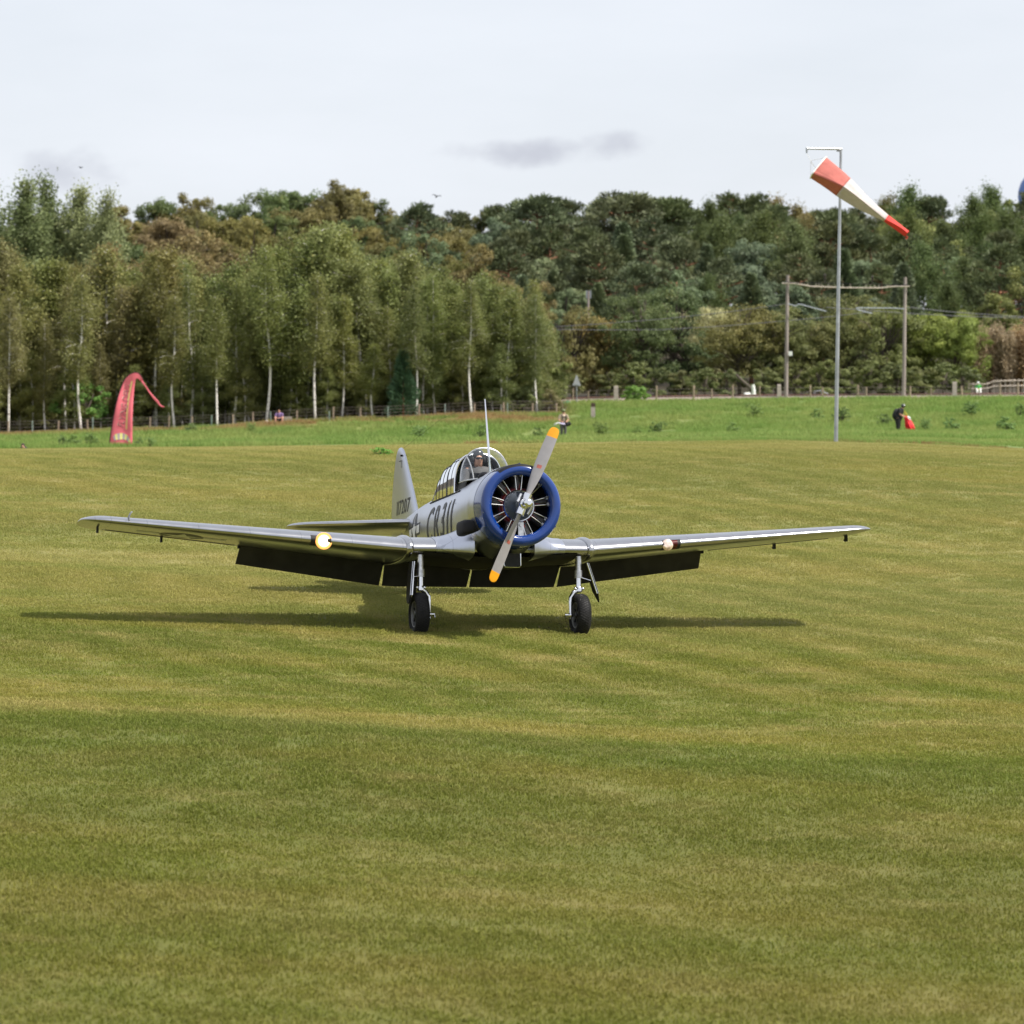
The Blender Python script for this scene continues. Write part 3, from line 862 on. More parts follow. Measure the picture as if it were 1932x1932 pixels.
        poly([((.335 if k % 2 == 0 else .128)*math.sin(math.pi*k/5), (.335 if k % 2 == 0 else .128)*math.cos(math.pi*k/5)) for k in range(10)], .006, 'star', M_MARKW)
        for q in (-1, 1):
            poly([(q*.33, .13), (q*.68, .13), (q*.68, -.06), (q*.33, -.06)], .003, 'bar', M_MARKW)
# ---- wing root fillets: the centre section swells into the fuselage
for s in (-1, 1):
    mb = MB(); rings = []
    for y in (1.03, .98, .92, .86, .80, .74, .68, .62, .56, .48):
        q = max(0, (1.0 - y)/.5); f = q*q*(1.15 - .15*q); sec = []
        for xc, zc in naca(t=.155):
            p_ = Vector(wpt(s*y, xc, zc)); up = zc > .004
            bell = math.exp(-((xc - .10)/.22)**2)
            p_.x += .20*f*math.exp(-xc/.10)
            p_.z += (.012 + .13*f + .09*f*bell)*(1 - .75*xc) if up else -.004 - .05*f*(1 - xc)
            if not up and xc == 0: p_.z += .0
            p_.y = s*y
            sec.append(p_)
        rings.append(sec)
    mb.loft(rings); mb.build('wing_fillet', M_FUS, plane, sharp=70)

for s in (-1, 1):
    mb = MB(); mb.loft([[wsurf(s*y, xc, True, .012 + .085*max(0, 1 - y/1.05)**.8) for xc in np.linspace(.010, .60, 14)] for y in np.linspace(.01, 1.24, 11)], closed=False); mb.build('wheel_well_shade', M_DARK, plane)  # flat dark sheet painting the shade of the open wells and belly
# ---- fin, rudder, tailplane
def tail_sec(xle, xte, z, th, n=12):
    pts = [];
    for k in range(n+1):
        u = .5*(1-math.cos(math.pi*k/n)); t = th*(2.6*math.sqrt(u)*(1-u)+.15*(1-u)*u)
        pts.append((u, t))
    loop = [(xle + (xte-xle)*u, t, z) for u, t in pts] + [(xle + (xte-xle)*u, -t, z) for u, t in pts[-2:0:-1]]
    return loop
FIN = [(.22, -5.35, -7.55, .055), (.40, -5.50, -7.58, .05), (.8, -5.83, -7.53, .043), (1.2, -6.20, -7.38, .036), (1.45, -6.42, -7.24, .032), (1.56, -6.54, -7.15, .028), (1.62, -6.64, -7.07, .022), (1.655, -6.76, -6.98, .012)]
mb = MB(); mb.loft([tail_sec(a, b, z, t) for z, a, b, t in FIN]); fin = mb.build('fin', M_FUS, plane, sharp=60)
mb = MB(); mb.loft([tail_sec(-6.75, -7.5, -.15, .035), tail_sec(-6.75, -7.56, .05, .045), tail_sec(-6.72, -7.56, .219, .05)]); mb.build('rudder_foot', M_FUS, plane)
mb = MB(); mb.box((-6.62, -.042, 1.35), (.012, .004, .13)); mb.box((-6.70, -.042, 1.41), (.17, .004, .012)); mb.build('rudder_gap', M_MARK, plane)
mb = MB(); mb.box((-6.62, -.004, 1.50), (.05, .10, .03)); mb.build('rudder_horn', M_BLACKP, plane)
for s in (-1, 1):
    secs = []
    for y, xl, xt, th in ((.12, -5.15, -6.85, .075), (.5, -5.26, -6.84, .07), (1.2, -5.47, -6.78, .06), (1.8, -5.66, -6.68, .05), (2.0, -5.78, -6.60, .042), (2.1, -5.92, -6.48, .03), (2.15, -6.06, -6.34, .012)):
        sec = tail_sec(xl, xt, 0, th)
        secs.append([(p[0], s*y, .235 - .012*y + p[1]*1.35 + .065*(p[0]-xl)) for p in sec])
    mb = MB(); mb.loft(secs); mb.build('tailplane', M_ALU, plane, sharp=60)
# tail wheel
tx = -6.05
g_ = PLANE_M @ Vector((tx, 0, -1.0)); up_ = (PLANE_M.to_3x3() @ Vector((0, 0, 1)))
lowest = -1.0 + (gzf(g_.x, g_.y) - g_.z)/up_.z
tw_ = empty('tail_wheel'); tw_.parent = plane
mb = MB(); mb.lathe([(-.05, .10), (-.06, .14), (-.03, .165), (.03, .165), (.06, .14), (.05, .10)], c=(tx, 0, lowest + .155), axis='y', n=20); mb.build('tyre', M_TYRE, tw_)
mb = MB(); mb.tube([(tx+.15, 0, -.02), (tx+.05, 0, lowest+.36)], .035, 10); 
for s in (-1, 1): mb.tube([(tx+.05, 0, lowest+.36), (tx, s*.08, lowest+.155)], .018, 8)
mb.build('fork', M_STEEL, tw_)

# ---- main landing gear
GX_ = -.10
for s in (-1, 1):
    gear = empty('landing_gear'); gear.parent = plane
    yw = 1.29*s; za = -1.60
    zt = -.80
    mb = MB(); mb.tube([(GX_, yw - s*.02, zt+.12), (GX_, yw - s*.02, -.98)], .05, 14); mb.tube([(GX_, yw - s*.02, -.90), (GX_, yw - s*.02, -1.02)], .066, 14)
    mb.build('strut', M_STEEL, gear, sharp=30)
    mb = MB(); mb.tube([(GX_, yw - s*.02, -.98), (GX_, yw - s*.02, -1.21)], .043, 14)
    mb.lathe([(-1.16, .05), (-1.18, .062), (-1.23, .058), (-1.25, .03)], c=(GX_, yw - s*.02, 0), axis='z', n=16, caps=(True, True))
    for q in (-1, 1): mb.ball((GX_ + .02, yw - s*.02 + q*.062, -1.19), (.03, .026, .026), 8, 6)
    mb.build('oleo_piston', M_CHROME, gear, sharp=35)
    mb = MB()
    yi = yw - s*.155
    mb.tube([(GX_, yw - s*.05, -1.22), (GX_, yw - s*.10, -1.25), (GX_, yi + s*.005, -1.33), (GX_, yi, -1.42), (GX_, yi, za)], [.04, .040, .036, .030, .027], 12)
    mb.tube([(GX_, yi + s*.10, za), (GX_, yi - s*.09, za)], .022, 10)
    mb.ball((GX_, yi, za), .042, 10, 8)
    mb.tube([(GX_, yi - s*.085, za), (GX_ + .03, yi - s*.09, za - .05)], .010, 6); mb.tube([(GX_, yi, za), (GX_ + .02, yi - s*.01, za - .065)], .012, 6)
    mb.build('fork', M_CHROME, gear, sharp=40)
    wh = empty('wheel'); wh.parent = gear; wh.location = (GX_, yw, za)
    tp_ = [(-.055, .20), (-.085, .215), (-.105, .25), (-.105, .285), (-.085, .315), (-.045, .334), (0, .339), (.045, .334), (.085, .315), (.105, .285), (.105, .25), (.085, .215), (.055, .20)]
    mb = MB(); mb.lathe(tp_, axis='y', n=48); mb.build('tyre', M_TYRE, wh, sharp=60)
    mb = MB(); mb.lathe([(-.075, .205), (-.085, .20), (-.082, .188), (-.06, .18), (.06, .18), (.082, .188), (.085, .20), (.075, .205)], axis='y', n=36); mb.build('rim', M_RIMEDGE, wh)
    mb = MB(); mb.lathe([(-.02, .185), (-.03, .06), (-.065, .055), (-.075, .035), (-.075, .001)], axis='y', n=30); mb.lathe([(.02, .185), (.03, .06), (.065, .055), (.075, .001)], axis='y', n=30)
    for k in range(6):
        a = 2*math.pi*k/6; rt = Matrix.Rotation(a, 3, 'Y')
        for q in (-1, 1): mb.box(rt @ Vector((0, q*.045, .12)), (.035, .03, .13), rt)
    mb.build('hub_spokes', M_RIM, wh)
    # leg door on the outboard side
    mb = MB()
    ya, yb = yw + s*.10, yw + s*(.165 if s < 0 else .30)
    zt_, zb_ = -.79, -1.44
    if s < 0:
        out = [(-.16, 0), (-.16, .62), (-.12, .80), (-.05, .90), (.03, .92), (.10, .88), (.14, .74), (.10, 0)]
    else:
        out = [(-.13, 0), (-.14, .60), (-.02, .84), (.08, .66), (.08, 0)]
    for dy in (0, s*.02):
        pass
    H_ = .92 if s < 0 else .84
    fr = [(GX_ + a, ya + (yb-ya)*(b/H_) , zt_ + (zb_-zt_)*(b/H_)*(1.0 if s < 0 else .93)) for a, b in out]
    bk = [(p[0], p[1] + s*.022, p[2]) for p in fr]
    mb.loft([fr, bk]); door = mb.build('leg_door', M_BLACKP, gear, smooth=False)
    mb = MB(); k_ = 0 if s < 0 else 4
    mb.tube([Vector(fr[-1]) + Vector((.006, -s*.004, 0)), Vector(fr[-2]) + Vector((.006, -s*.004, 0))], .011, 6)
    mb.tube([Vector(fr[-1]) + Vector((.004, s*.024, 0)), Vector(fr[-2]) + Vector((.004, s*.024, 0))], .004, 6)
    mb.build('door_edge', M_CHROME, door)
    mb = MB(); mb.tube([(GX_ + .04, yw, -1.01), (GX_ + .06, ya + s*(.02 if s < 0 else .06), -1.03 if s < 0 else -1.06)], .008, 6); mb.build('door_link', M_CHROME, gear)

# ---- exhaust, scoop, antenna, deck details
mb = MB()
def ex_ring(x, cy, cz, ry, rz, n=20):
    return [(x, cy + ry*math.copysign(abs(math.cos(2*math.pi*k/n))**.6, math.cos(2*math.pi*k/n)), cz + rz*math.copysign(abs(math.sin(2*math.pi*k/n))**.6, math.sin(2*math.pi*k/n))) for k in range(n)]
mb.loft([ex_ring(.70, -.58, -.29, .05, .08), ex_ring(.62, -.645, -.29, .075, .105), ex_ring(.50, -.675, -.29, .085, .115), ex_ring(.20, -.685, -.30, .085, .115), ex_ring(.21, -.685, -.30, .07, .10), ex_ring(.40, -.68, -.30, .06, .09)])
mb.build('exhaust_stack', M_BLACKP, plane, sharp=60)
mb = MB(); mb.box((.30, 0, -.80), (.7, .25, .20)); mb.build('oil_cooler_scoop', M_DARK, plane)
hoop = [(.66, -.13, -.70), (.66, -.135, -.88), (.66, -.11, -.91), (.66, .11, -.91), (.66, .135, -.88), (.66, .13, -.70)]
mb = MB(); mb.tube(hoop, .008, 6); mb.build('scoop_lip', M_CHROME, plane)
mb = MB(); mb.tube([(-.62, 0, .50), (-.66, 0, .70), (-.95, 0, 1.86)], [.03, .024, .009], 12); mb.build('antenna_mast', M_CHROME, plane)
mb = MB(); mb.tube([(-.948, 0, 1.852), (-3.9, 0, 1.85), (-6.70, 0, 1.62)], .0022, 4); mb.build('antenna_wire', M_BLACKP, plane)
mb = MB(); mb.ball((-.33, -.18, .56), (.16, .10, .085), 12, 8); mb.ball((-.50, -.12, .58), (.14, .09, .07), 12, 8); mb.build('gun_camera_fairing', M_BLACKP, plane)
mb = MB(); mb.tube([(-.12, -.06, .60), (-.32, .22, .66)], .028, 8); mb.build('deck_rail', M_BLACKP, plane)
mb = MB(); mb.ball((-.95, -.568, .22), (.02, .012, .02), 10, 6); mb.build('fuel_cap', M_CHROME, plane)
mb = MB(); mb.box((-3.38, -.18, .50), (.10, .06, .05)); mb.build('canopy_stop', M_BLACKP, plane)

# ---- canopy
canopy = empty('canopy'); canopy.parent = plane
def arch(x, hw, z0, zt, n=21, p=2.3, xt=None):
    pts = []
    for k in range(n):
        a = math.pi*k/(n-1); c, s_ = math.cos(a), math.sin(a)
        pts.append(Vector((x + ((xt if xt is not None else x) - x)*abs(s_)**.8, -hw*math.copysign(abs(c)**(2/p), c), z0 + (zt-z0)*abs(s_)**(2/p))))
    return pts
# windshield: base curve and arch
wa = arch(-.98, .40, .53, 1.085)
mb = MB(); mb.tube(wa, .013, 8); mb.build('windshield_arch', M_STEEL, canopy)
wb = [Vector((-.98 + .58*math.sin(math.pi*k/20)**.75, -.42*math.cos(math.pi*k/20), .525 + .03*math.sin(math.pi*k/20))) for k in range(21)]
rows = []
for q in np.linspace(0, 1, 9):
    rows.append([b_.lerp(a_, q) + Vector((.07*math.sin(math.pi*q), 0, .03*math.sin(math.pi*q)))*math.sin(math.pi*k/20) for k, (a_, b_) in enumerate(zip(wa, wb))])
mb = MB(); mb.loft(rows, closed=False); mb.build('windshield_glass', M_GLASS_W, canopy)
mb = MB(); mb.tube(wb, .012, 6)
for k in (5, 15):
    mb.tube([rows[i][k] for i in range(9)], .011, 6)
mb.build('windshield_frame', M_STEEL, canopy)
# cockpit rails, floor, panel
def rail_y(x, z=.40): return fus_y(x, z) + .006
mb = MB(); rows = []
for x in np.linspace(-.75, -2.9, 6): rows.append([(x, -rail_y(x)*.93, .40), (x, -rail_y(x)*.8, .545), (x, rail_y(x)*.8, .545), (x, rail_y(x)*.93, .40)])
mb.loft(rows, closed=False, caps=(False, False)); mb.build('cockpit_floor', M_DARK, canopy)
mb = MB(); mb.box((-.86, 0, .60), (.04, .56, .14)); mb.build('instrument_panel', M_BLACKP, canopy)
mb = MB(); mb.box((-1.85, 0, .66), (.06, .46, .26)); mb.tube([(-1.80, -.20, .52), (-1.80, -.18, .90), (-1.80, 0, .97), (-1.80, .18, .90), (-1.80, .20, .52)], .02, 8); mb.build('roll_bar', M_GREEN, canopy)
CS = [(-1.40, 1.03), (-1.98, 1.03), (-2.04, .995), (-2.62, .965), (-2.86, .86), (-3.05, .70), (-3.22, .50)]
CSX = [-c[0] for c in CS]; CSZ = [c[1] for c in CS]
def carch(x, zt): return arch(x, rail_y(x), .40, zt, 25, 2.9)
crings = [carch(x, zt) for x, zt in CS]
for i in range(len(CS)-1):
    if i == 1: 
        mb = MB(); mb.loft(crings[1:3], closed=False); mb.build('canopy_step', M_FUS, canopy); continue
    for nm, a_, b_ in (('side_pane', 0, 7), ('side_pane', 17, 24)):
        mb = MB(); mb.loft([crings[i][a_:b_+1], crings[i+1][a_:b_+1]], closed=False); mb.build(nm, M_GLASS_C, canopy)
    mb = MB(); mb.loft([crings[i][7:18], crings[i+1][7:18]], closed=False); mb.build('roof_panel', M_FUS, canopy)
for x_ in (-1.40, -1.69, -1.98, -2.05, -2.34, -2.62, -2.86):
    zt = float(np.interp(-x_, CSX, CSZ)); mb = MB(); mb.tube(carch(x_, zt), .017 if x_ == -1.40 else .006, 6); mb.build('canopy_hoop', M_CHROME if x_ == -1.40 else M_BLACKP, canopy)
for k in (0, 7, 17, 24):
    mb = MB(); mb.tube([crings[i][k] for i in range(len(CS))], .012 if k in (0, 24) else .007, 6); mb.build('canopy_rail', M_BLACKP, canopy)
for s in (-1, 1):
    mb = MB(); mb.tube([(x, s*rail_y(x, .39), .39) for x in np.linspace(-.9, -3.3, 9)], .013, 6); mb.build('canopy_track', M_BLACKP, canopy)

# ---- markings
def text_geo(body, shear=0.0, ext=0.0, space=1.0):
    cu = bpy.data.curves.new('txt', 'FONT'); cu.body = body; cu.space_character = space; cu.shear = shear; cu.resolution_u = 3
    cu.align_x = 'CENTER'; cu.align_y = 'CENTER'; cu.size = 1.0; cu.offset = ext
    ob = bpy.data.objects.new('txt', cu); COL.objects.link(ob)
    dg = bpy.context.evaluated_depsgraph_get(); me = bpy.data.meshes.new_from_object(ob.evaluated_get(dg))
    bpy.data.objects.remove(ob); bpy.data.curves.remove(cu)
    bm = bmesh.new(); bm.from_mesh(me); bpy.data.meshes.remove(me)
    bmesh.ops.triangulate(bm, faces=bm.faces)
    for _ in range(2):
        long = [e for e in bm.edges if e.calc_length() > .12]
        if long: bmesh.ops.subdivide_edges(bm, edges=long, cuts=2); bmesh.ops.triangulate(bm, faces=bm.faces)
    vs = [v.co.copy() for v in bm.verts]; fs = [tuple(v.index for v in f.verts) for f in bm.faces]
    bm.free()
    x0, x1 = min(v.x for v in vs), max(v.x for v in vs); y0, y1 = min(v.y for v in vs), max(v.y for v in vs)
    vs = [((v.x-x0)/(x1-x0) - .5, (v.y-y0)/(y1-y0) - .5) for v in vs]
    return vs, fs
vs, fs = text_geo('CR3II', ext=.010, space=1.22)
mb = MB(); pts = []
for u, v in vs:
    x = -1.88 + u*2.0; z = -.03 + v*.60
    pts.append((x, -fus_y(x, z) - .006, z))
mb.add(pts, fs); mb.build('fuselage_code', M_MARK, plane, smooth=False)
vs, fs = text_geo(',')
mb = MB(); mb.add([(-.76 + u*.07, -fus_y(-.76 + u*.07, -.33 + v*.17) - .006, -.33 + v*.17) for u, v in vs], fs); mb.build('fuselage_code', M_MARK, plane, smooth=False)
vs, fs = text_geo('II7207', shear=.15, ext=.012, space=1.12)
mb = MB(); pts = []
for u, v in vs:
    x = -6.50 + u*1.08; z = .60 + v*.25
    t = float(np.interp(z, [f[0] for f in FIN], [f[3] for f in FIN])); xl = float(np.interp(z, [f[0] for f in FIN], [f[1] for f in FIN])); xt = float(np.interp(z, [f[0] for f in FIN], [f[2] for f in FIN]))
    uu = (x-xl)/(xt-xl); th = t*(2.6*math.sqrt(max(uu, 0))*(1-uu)+.15*(1-uu)*uu)
    pts.append((x, -th - .004, z))
mb.add(pts, fs); mb.build('fin_number', M_MARK, plane, smooth=False)
INS = empty('insignia'); INS.parent = plane
def side_poly(pts, off, nm, mt):
    c0 = (sum(p[0] for p in pts)/len(pts), sum(p[1] for p in pts)/len(pts))
    def q(p): return (p[0], -fus_y(p[0], p[1]) - off, p[1])
    n_ = len(pts); vs_ = []
    for f in (1, .75, .5, .25): vs_ += [q((c0[0]+(p[0]-c0[0])*f, c0[1]+(p[1]-c0[1])*f)) for p in pts]
    vs_.append(q(c0)); fs_ = []
    for l in range(3):
        for i in range(n_): j = (i+1) % n_; fs_.append((l*n_+i, l*n_+j, (l+1)*n_+j, (l+1)*n_+i))
    for i in range(n_): fs_.append((3*n_+i, 3*n_+(i+1) % n_, 4*n_))
    mb = MB(); mb.add(vs_, fs_); return mb.build(nm, mt, INS)
ix, iz = -4.35, -.02
side_poly([(ix + .33*math.cos(2*math.pi*k/32), iz + .33*math.sin(2*math.pi*k/32)) for k in range(32)], .004, 'roundel', M_NAVY)
side_poly([(ix + (.32 if k % 2 == 0 else .122)*math.sin(math.pi*k/5), iz + (.32 if k % 2 == 0 else .122)*math.cos(math.pi*k/5)) for k in range(10)], .008, 'star', M_MARKW)
for q in (-1, 1):
    def rect(x0, x1, z0, z1, n=6):
        return [(x0 + (x1-x0)*i/n, z0) for i in range(n)] + [(x1, z0 + (z1-z0)*i/n) for i in range(n)] + [(x1 - (x1-x0)*i/n, z1) for i in range(n)] + [(x0, z1 - (z1-z0)*i/n) for i in range(n)]
    side_poly(rect(ix + q*.30, ix + q*.72, iz - .07, iz + .13), .0035, 'bar_border', M_NAVY)
    side_poly(rect(ix + q*.33, ix + q*.68, iz - .035, iz + .095), .007, 'bar', M_MARKW)
# ================================================================ trees and shrubs
def leaf_mat(name, transl=0.36):
    m = bpy.data.materials.new(name); m.use_nodes = True; nt = m.node_tree; N = nt.nodes.new; L = nt.links.new
    b = nt.nodes['Principled BSDF']; b.inputs['Roughness'].default_value = 0.6; b.inputs['Specular IOR Level'].default_value = 0.3
    oi = N('ShaderNodeObjectInfo'); at = N('ShaderNodeAttribute'); at.attribute_name = 'tint'
    mr = N('ShaderNodeMapRange'); mr.inputs['To Min'].default_value = 0.55; mr.inputs['To Max'].default_value = 1.5; L(at.outputs['Fac'], mr.inputs['Value'])
    mx = N('ShaderNodeMixRGB'); mx.blend_type = 'MULTIPLY'; mx.inputs[0].default_value = 1; L(oi.outputs['Color'], mx.inputs[1]); L(mr.outputs[0], mx.inputs[2])
    # a few turning leaves and patches
    tc = N('ShaderNodeTexCoord'); nz = N('ShaderNodeTexNoise'); nz.inputs['Scale'].default_value = 0.45; nz.inputs['Detail'].default_value = 4
    L(tc.outputs['Object'], nz.inputs['Vector'])
    ad = N('ShaderNodeMath'); ad.operation = 'MULTIPLY_ADD'; ad.inputs[1].default_value = 0.5; L(at.outputs['Fac'], ad.inputs[0]); L(nz.outputs['Fac'], ad.inputs[2])
    r2 = N('ShaderNodeMapRange'); r2.inputs['From Min'].default_value = 0.85; r2.inputs['From Max'].default_value = 1.08; r2.inputs['To Max'].default_value = 0.75; L(ad.outputs[0], r2.inputs['Value'])
    al = N('ShaderNodeMath'); al.operation = 'MULTIPLY'; L(r2.outputs[0], al.inputs[0]); L(oi.outputs['Alpha'], al.inputs[1])
    m2 = N('ShaderNodeMixRGB'); L(al.outputs[0], m2.inputs[0]); L(mx.outputs[0], m2.inputs[1]); m2.inputs[2].default_value = (0.22, 0.125, 0.022, 1)
    L(m2.outputs[0], b.inputs['Base Color'])
    tr = N('ShaderNodeBsdfTranslucent'); L(m2.outputs[0], tr.inputs['Color'])
    ms = N('ShaderNodeMixShader'); ms.inputs[0].default_value = transl; L(b.outputs[0], ms.inputs[1]); L(tr.outputs[0], ms.inputs[2])
    L(ms.outputs[0], nt.nodes['Material Output'].inputs[0])
    return m
M_LEAF = leaf_mat('foliage')
M_NEEDLE = leaf_mat('needles', 0.12)
def bark_birch():
    m = mat('birch_bark', (0.55, 0.52, 0.48), 0.75); nt = m.node_tree; b = nt.nodes['Principled BSDF']; N = nt.nodes.new; L = nt.links.new
    tc = N('ShaderNodeTexCoord'); mp_ = N('ShaderNodeMapping'); mp_.inputs['Scale'].default_value = (1.2, 1.2, 5.0); L(tc.outputs['Object'], mp_.inputs['Vector'])
    nz = N('ShaderNodeTexNoise'); nz.inputs['Scale'].default_value = 1.6; nz.inputs['Detail'].default_value = 5; L(mp_.outputs[0], nz.inputs['Vector'])
    mr = N('ShaderNodeMapRange'); mr.inputs['From Min'].default_value = 0.58; mr.inputs['From Max'].default_value = 0.66; L(nz.outputs['Fac'], mr.inputs['Value'])
    mx = N('ShaderNodeMixRGB'); mx.inputs[1].default_value = (0.78, 0.74, 0.69, 1); mx.inputs[2].default_value = (0.06, 0.05, 0.045, 1)
    L(mr.outputs[0], mx.inputs[0]); L(mx.outputs[0], b.inputs['Base Color']); return m
M_BIRCH = bark_birch()
M_BARK = mat('dark_bark', (0.075, 0.058, 0.045), 0.85, noise=(6, 0.4, (1, 1, .3)), bump=(8, .6))
M_PINEBARK = mat('pine_bark', (0.27, 0.12, 0.065), 0.85, noise=(5, 0.4, (1, 1, .4)), bump=(8, .6))
M_TWIG = mat('pale_twigs', (0.20, 0.15, 0.10), 0.8, noise=(6, .3))

def leaf_mesh(name, c, n, size, tint, material, aspect=1.6):
    """c centres, n facing directions, size per leaf"""
    k = len(c); rg_ = np.random.default_rng(len(c))
    n = n / np.maximum(np.linalg.norm(n, axis=1, keepdims=True), 1e-6)
    r = rg_.normal(size=(k, 3)); a = np.cross(n, r); a /= np.maximum(np.linalg.norm(a, axis=1, keepdims=True), 1e-6); b = np.cross(n, a)
    s = size[:, None]
    v = np.stack([c - a*s*.5, c + b*s*.5/aspect, c + a*s*.5, c - b*s*.5/aspect], 1).reshape(-1, 3)
    f = np.arange(k*4).reshape(k, 4)
    me = np_mesh(name, v, f)
    at = me.attributes.new('tint', 'FLOAT', 'POINT'); at.data.foreach_set('value', np.repeat(tint, 4).astype(np.float32))
    me.materials.append(material)
    return me
def needle_mesh(name, c, d, size, tint, material, width=.16):
    k = len(c); rg_ = np.random.default_rng(k)
    d = d / np.maximum(np.linalg.norm(d, axis=1, keepdims=True), 1e-6)
    r = rg_.normal(size=(k, 3)); a = np.cross(d, r); a /= np.maximum(np.linalg.norm(a, axis=1, keepdims=True), 1e-6)
    s = size[:, None]
    v = np.stack([c - a*s*width, c + a*s*width, c + d*s + a*s*width*.5, c + d*s - a*s*width*.5], 1).reshape(-1, 3)
    me = np_mesh(name, v, np.arange(k*4).reshape(k, 4))
    at = me.attributes.new('tint', 'FLOAT', 'POINT'); at.data.foreach_set('value', np.repeat(tint, 4).astype(np.float32))
    me.materials.append(material); return me
def mb_mesh(mb, name, m):
    me = bpy.data.meshes.new(name); me.from_pydata(mb.v, [], mb.f); me.materials.append(m); me.shade_smooth(); return me

PROTO = {}
def proto_birch(key, h, seed, spread=1.9, start=.28, nl=9500, lean=.3, nb=58, el0=(.35, .95), droop=.42, leaf=(.13, .24), bark=None, fuzz=1.0):
    rg_ = np.random.default_rng(seed); mb = MB()
    px_, py_ = rg_.uniform(-1, 1, 2)*lean
    bow = rg_.uniform(-1, 1, 2)*.35
    def tr(t): return Vector((px_*t + bow[0]*math.sin(math.pi*min(t*1.6, 1)), py_*t + bow[1]*math.sin(math.pi*min(t*1.6, 1)), h*t))
    r0 = .090*h/13
    mb.tube([tr(t) - Vector((0, 0, .3 if t == 0 else 0)) for t in np.linspace(0, .97, 14)], [r0*1.2*(1 - t)**.8 + .012 for t in np.linspace(0, .97, 14)], 7)
    C, D = [], []
    for i in range(nb):
        t = start + (1-start)*(i + rg_.random())/nb
        a = rg_.uniform(0, 6.283); f = (t-start)/(1-start)
        ln = spread*(.55 + .75*math.sin(math.pi*min(f*1.05+.12, 1))**.8)*rg_.uniform(.6, 1.15)*(1.0 if f < .85 else .6)
        o = tr(t); el = rg_.uniform(*el0)
        d = Vector((math.cos(a)*math.cos(el), math.sin(a)*math.cos(el), math.sin(el)))
        path = [o + d*ln*q + Vector((0, 0, -droop*ln*q*q)) for q in np.linspace(0, 1, 5)]
        mb.tube(path, [.022, .018, .014, .009, .004], 4, (False, False))
        m = int(nl/nb * (.5 + .8*ln/spread))
        q = rg_.uniform(.25, 1.08, m)
        idx_ = np.clip(q*4, 0, 3.999).astype(int); fr = q*4 - idx_
        pa = np.array([list(p) for p in path])
        base = pa[idx_]*(1-fr)[:, None] + pa[idx_+1]*fr[:, None]
        sc = (.16 + .20*q)[:, None]*rg_.normal(size=(m, 3))*fuzz
        sc[:, 2] -= np.abs(rg_.normal(size=m))*.76*droop*q
        C.append(base + sc); D.append(rg_.normal(size=(m, 3)) + np.array([.3, -.2, .9]))
    C = np.concatenate(C); D = np.concatenate(D)
    keep = C[:, 2] > h*.06
    C, D = C[keep], D[keep]
    tint = np.clip(rg_.normal(.45, .22, len(C)), 0, 1)
    PROTO[key] = (h, mb_mesh(mb, 'trunk', bark or M_BIRCH), leaf_mesh('crown', C, D, rg_.uniform(*leaf, len(C)), tint, M_LEAF))
def proto_broad(key, h, w, seed, base=.12, nc=85, per=120, leaf=(.22, .40), trunk=M_BARK, lumps=5, airy=0.0, spiky=0.0, small=1.0):
    rg_ = np.random.default_rng(seed); mb = MB()
    zc = h*(base + 1)/2; hz = h*(1-base)/2
    mb.tube([(0, 0, -.4), (rg_.uniform(-.2, .2), rg_.uniform(-.2, .2), h*.3), (rg_.uniform(-.4, .4), rg_.uniform(-.4, .4), h*.75)], [.026*h, .019*h, .006*h], 8)
    # big lobes make an uneven outline
    lob = []
    for i in range(lumps):
        a = rg_.uniform(0, 6.283); z = rg_.uniform(-.55 if base > .01 else -1.15, .8)
        rr = w/2*math.sqrt(max(.1, 1-z*z))*rg_.uniform(.3, .62)
        lob.append((rr*math.cos(a), rr*math.sin(a), zc + hz*z*.72, w*rg_.uniform(.20, .30)))
    lob.append((0, 0, zc, w*.30))
    C, D, T = [], [], []
    for i in range(nc):
        lx, ly, lz, lr = lob[i % len(lob)]
        u = rg_.normal(size=3); u /= np.linalg.norm(u)
        if u[2] < -.5: u[2] *= -1
        rad = lr*rg_.uniform(.72, 1.12)*(1 + spiky*rg_.random()*(u[2] > .3))
        c = np.array([lx, ly, lz]) + u*rad*np.array([1, 1, max(.8, hz/w*1.2)])
        if c[2] < h*base*.6: c[2] = h*base*.6 + rg_.random()
        if rg_.random() < .3:
            mb.tube([(0, 0, h*rg_.uniform(.25, .6)), tuple(c*np.array([.5, .5, 1]) - np.array([0, 0, .6])), tuple(c)], [.010*h, .005*h, .002*h], 4, (False, False))
        m = int(per*rg_.uniform(.6, 1.4)); cr = w*rg_.uniform(.055, .105)*small
        p = rg_.normal(size=(m, 3)); p /= np.linalg.norm(p, axis=1, keepdims=True); p *= (rg_.random(m)**.45)[:, None]
        p[:, 2] *= .62
        p *= cr
        C.append(c + p); D.append(p/cr*1.2 + u*.5 + np.array([0, 0, .35]) + rg_.normal(size=(m, 3))*.55)
        T.append(np.full(m, rg_.normal(0, .12)) + rg_.normal(.45, .16, m))
    C = np.concatenate(C); D = np.concatenate(D); T = np.clip(np.concatenate(T), 0, 1)
    if airy > 0:
        k = rg_.random(len(C)) > airy; C, D, T = C[k], D[k], T[k]
    PROTO[key] = (h, mb_mesh(mb, 'trunk', trunk), leaf_mesh('crown', C, D, rg_.uniform(*leaf, len(C)), T, M_LEAF))
